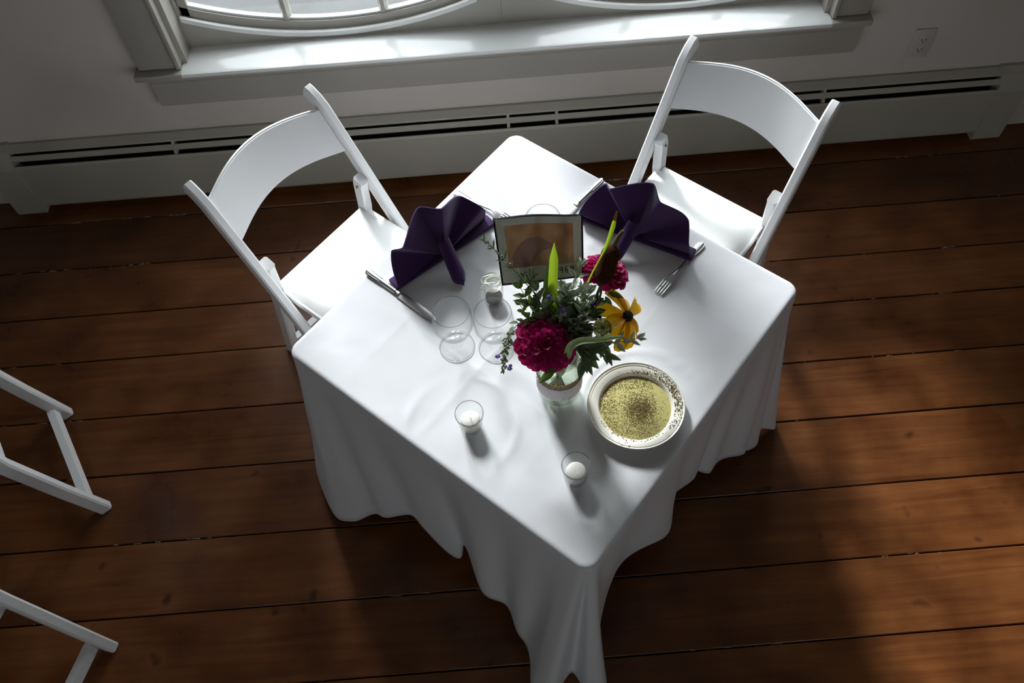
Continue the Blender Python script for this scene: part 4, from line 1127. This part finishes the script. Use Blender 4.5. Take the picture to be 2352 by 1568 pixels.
# --- cream bud
def bud():
    c = onz(1384, 757, .968); nrm = Vector((-.05, -.3, 1)).normalized()
    P = catmull(stem_path(ipath([(1330, 795, .94)]) + [c - nrm*.028, c-nrm*.018], 91), 8)
    t = thing('cream_bud', 'pale cream green flower bud behind the yellow flower', 'flower', P[0]); o0 = P[0]
    obj('stem', tube('stem', [p-o0 for p in P], .002, 8), STEMG, t)
    fr = frame_from(nrm, (1, 0, 0), c-o0); pm = petal_mesh('petal', CREAM, .9, .5, .03, -.35)
    for n, r0, tilt, s in ((6, .011, 1.0, .036), (5, .007, 1.3, .034), (3, .003, 1.45, .030)):
        for k in range(n):
            obj('petal', pm, None, t, mw=fr @ Matrix.Rotation(2*PI*k/n + s*9, 4, 'Z') @ Matrix.Translation((r0, 0, -.018)) @ Matrix.Rotation(-tilt, 4, 'Y') @ Matrix.Scale(s, 4))
    obj('calyx', lathe('calyx', [(0, -.022), (.006, -.020), (.010, -.014), (0, -.012)], 14), LEAFG, t, mw=fr)
bud()

# ------------------------------------------------------------------ picture card on a clear pick
TLc, TRc, BRc, BLc = onz(1131, 498, 1.10), onz(1339, 489, 1.10), onz(1341, 636, 1.00), onz(1153, 656, 1.00)
cc = (TLc+TRc+BRc+BLc)/4
cx = ((TRc-TLc)+(BRc-BLc)).normalized(); cyv = ((TLc-BLc)+(TRc-BRc)).normalized(); cn = cx.cross(cyv).normalized(); cyv = cn.cross(cx)
m = Matrix.Identity(4)
for i in range(3): m[i][0], m[i][1], m[i][2], m[i][3] = cx[i], cyv[i], cn[i], cc[i]
mi = m.inverted()
t = thing('picture_card', 'square bordered picture card with a tan image held up behind the flowers', 'card', mw=m)
q = [mi @ p for p in (TLc, TRc, BRc, BLc)]
def cardpt(u, v, off=0):
    p = (q[3]*(1-u) + q[2]*u)*(1-v) + (q[0]*(1-u) + q[1]*u)*v
    p.z += .004*math.sin(u*5.2+.4)*v + .003*math.sin(u*PI)*(1-v) + off
    p.y += .0022*math.sin(u*6.6 - 1.2)*v
    return p
def card_patch(nm, u0, u1, v0, v1, off, back=None, nu=16, nv=10):
    V = [cardpt(u0+(u1-u0)*i/nu, v0+(v1-v0)*k/nv, off) for i in range(nu+1) for k in range(nv+1)]
    F = [(i*(nv+1)+k, (i+1)*(nv+1)+k, (i+1)*(nv+1)+k+1, i*(nv+1)+k+1) for i in range(nu) for k in range(nv)]
    return me_from(nm, V, F)
CARDK = mat('card_black', (.012, .012, .014), .6); CARDW = mat('card_cream', (.70, .68, .60), .65)
PICT = mat('card_print', (.4, .2, .1), .55)
N_, L_, b_ = nodes(PICT)
tc_ = N_.new('ShaderNodeTexCoord')
n1 = N_.new('ShaderNodeTexNoise'); n1.inputs['Scale'].default_value = 26; n1.inputs['Detail'].default_value = 1.5; L_.new(tc_.outputs['Object'], n1.inputs['Vector'])
r1 = N_.new('ShaderNodeValToRGB'); r1.color_ramp.elements[0].position = .40; r1.color_ramp.elements[1].position = .60
r1.color_ramp.elements[0].color = (.60, .27, .11, 1); r1.color_ramp.elements[1].color = (.68, .39, .20, 1); L_.new(n1.outputs['Fac'], r1.inputs[0]); L_.new(r1.outputs[0], b_.inputs['Base Color'])
PICT2 = mat('card_print_mauve', (.36, .20, .16), .55)
PICT3 = mat('card_print_sand', (.55, .33, .19), .55)
bmb = obj('backing', card_patch('backing', 0, 1, 0, 1, 0), CARDK, t)
sdm = bmb.modifiers.new('thickness', 'SOLIDIFY'); sdm.thickness = .0012; sdm.offset = -1
obj('border', card_patch('border', .022, .978, .03, .97, .0004), CARDW, t)
obj('print', card_patch('print', .115, .885, .245, .865, .0008), PICT, t)
# plain stand-in image: two soft overlapping mounds
def mound(nm, uc, w, hgt, off, mt):
    V, F = [], []; n_ = 24; h_ = 5
    for i in range(n_+1):
        u = max(.118, min(.882, uc - w + 2*w*i/n_)); s = (u-uc)/w; z = hgt*max(0, 1-s*s)**.6
        for k in range(h_+1): V.append(cardpt(u, .248 + z*k/h_, off))
    for i in range(n_):
        for k in range(h_): F.append((i*(h_+1)+k, (i+1)*(h_+1)+k, (i+1)*(h_+1)+k+1, i*(h_+1)+k+1))
    obj(nm, me_from(nm, V, F), mt, t)
mound('print_shape', .44, .30, .42, .0011, PICT2)
mound('print_shape', .62, .22, .24, .0014, PICT3)
# handwriting along the lower border
INK = mat('ink', (.02, .02, .025), .6)
G = {'1': [[(.3, .8), (.5, 1), (.5, 0)]],
     '9': [[(.85, .75), (.6, 1), (.25, .9), (.15, .65), (.4, .5), (.75, .6), (.85, .8), (.8, .4), (.65, 0)]],
     '8': [[(.8, .85), (.5, 1), (.2, .85), (.35, .6), (.7, .4), (.8, .15), (.5, 0), (.2, .15), (.3, .4), (.7, .65), (.8, .85)]],
     'S': [[(.85, .85), (.55, 1), (.2, .85), (.25, .6), (.7, .45), (.85, .2), (.5, 0), (.1, .12)]], '.': [[(.1, 0), (.25, .04)]], 'T': [[(.1, .95), (.9, 1)], [(.5, 1), (.45, 0)]]}
V, F = [], []
for chh, u0, v0 in (('S', .275, .085), ('1', .645, .10), ('9', .705, .105), ('8', .77, .11), ('9', .835, .115)):
    for st in G[chh]:
        P = catmull([cardpt(u0 + a*.050, v0 + b*.085, .0009) for a, b in st], 4)
        tube_vf(P, .0008, 5, True, V, F)
obj('handwriting', me_from('handwriting', V, F), INK, t)
# clear plastic pick
pb = mi @ (JC + Vector((.0, .012, .02))); pm_ = mi @ (MOUTH + Vector((-.004, .020, 0))); pt = cardpt(.52, 0, -.003) + Vector((0, .012, 0))
V, F = [], []
tube_vf(catmull([pb, pm_, pt - Vector((0, .03, .004)), pt], 8), .0016, 8, True, V, F)
for s in (-1, 0, 1):
    tube_vf(catmull([pt - Vector((0, .016, .001)), pt + Vector((s*.010, -.004, .006 if s == 0 else .002)), pt + Vector((s*.014, .014, .007 if s == 0 else -.001))], 5), .0011, 6, True, V, F)
obj('pick', me_from('pick', V, F), GLASS, t)

# ------------------------------------------------------------------ groups of alike things
GR = {'folding_chair': 'white folding chairs', 'folded_napkin': 'purple fan folded napkins', 'dinner_fork': 'dinner forks', 'dinner_knife': 'dinner knives',
      'goblet': 'clear goblets', 'votive_holder': 'glass votive holders', 'votive_candle': 'white votive candles', 'zinnia': 'magenta zinnias',
      'cattail_leaf': 'long leaf blades in the jar', 'catmint_sprig': 'catmint sprigs in the jar', 'mint_sprig': 'mint sprigs in the jar',
      'silver_sprig': 'silver leafed sprigs in the jar', 'sage_sprig': 'sage sprigs in the jar', 'herb_flakes': 'dried herbs on the plate'}
for o in S.objects:
    if o.parent is None and o.get('category') and o.name.split('.')[0] in GR: o['group'] = GR[o.name.split('.')[0]]
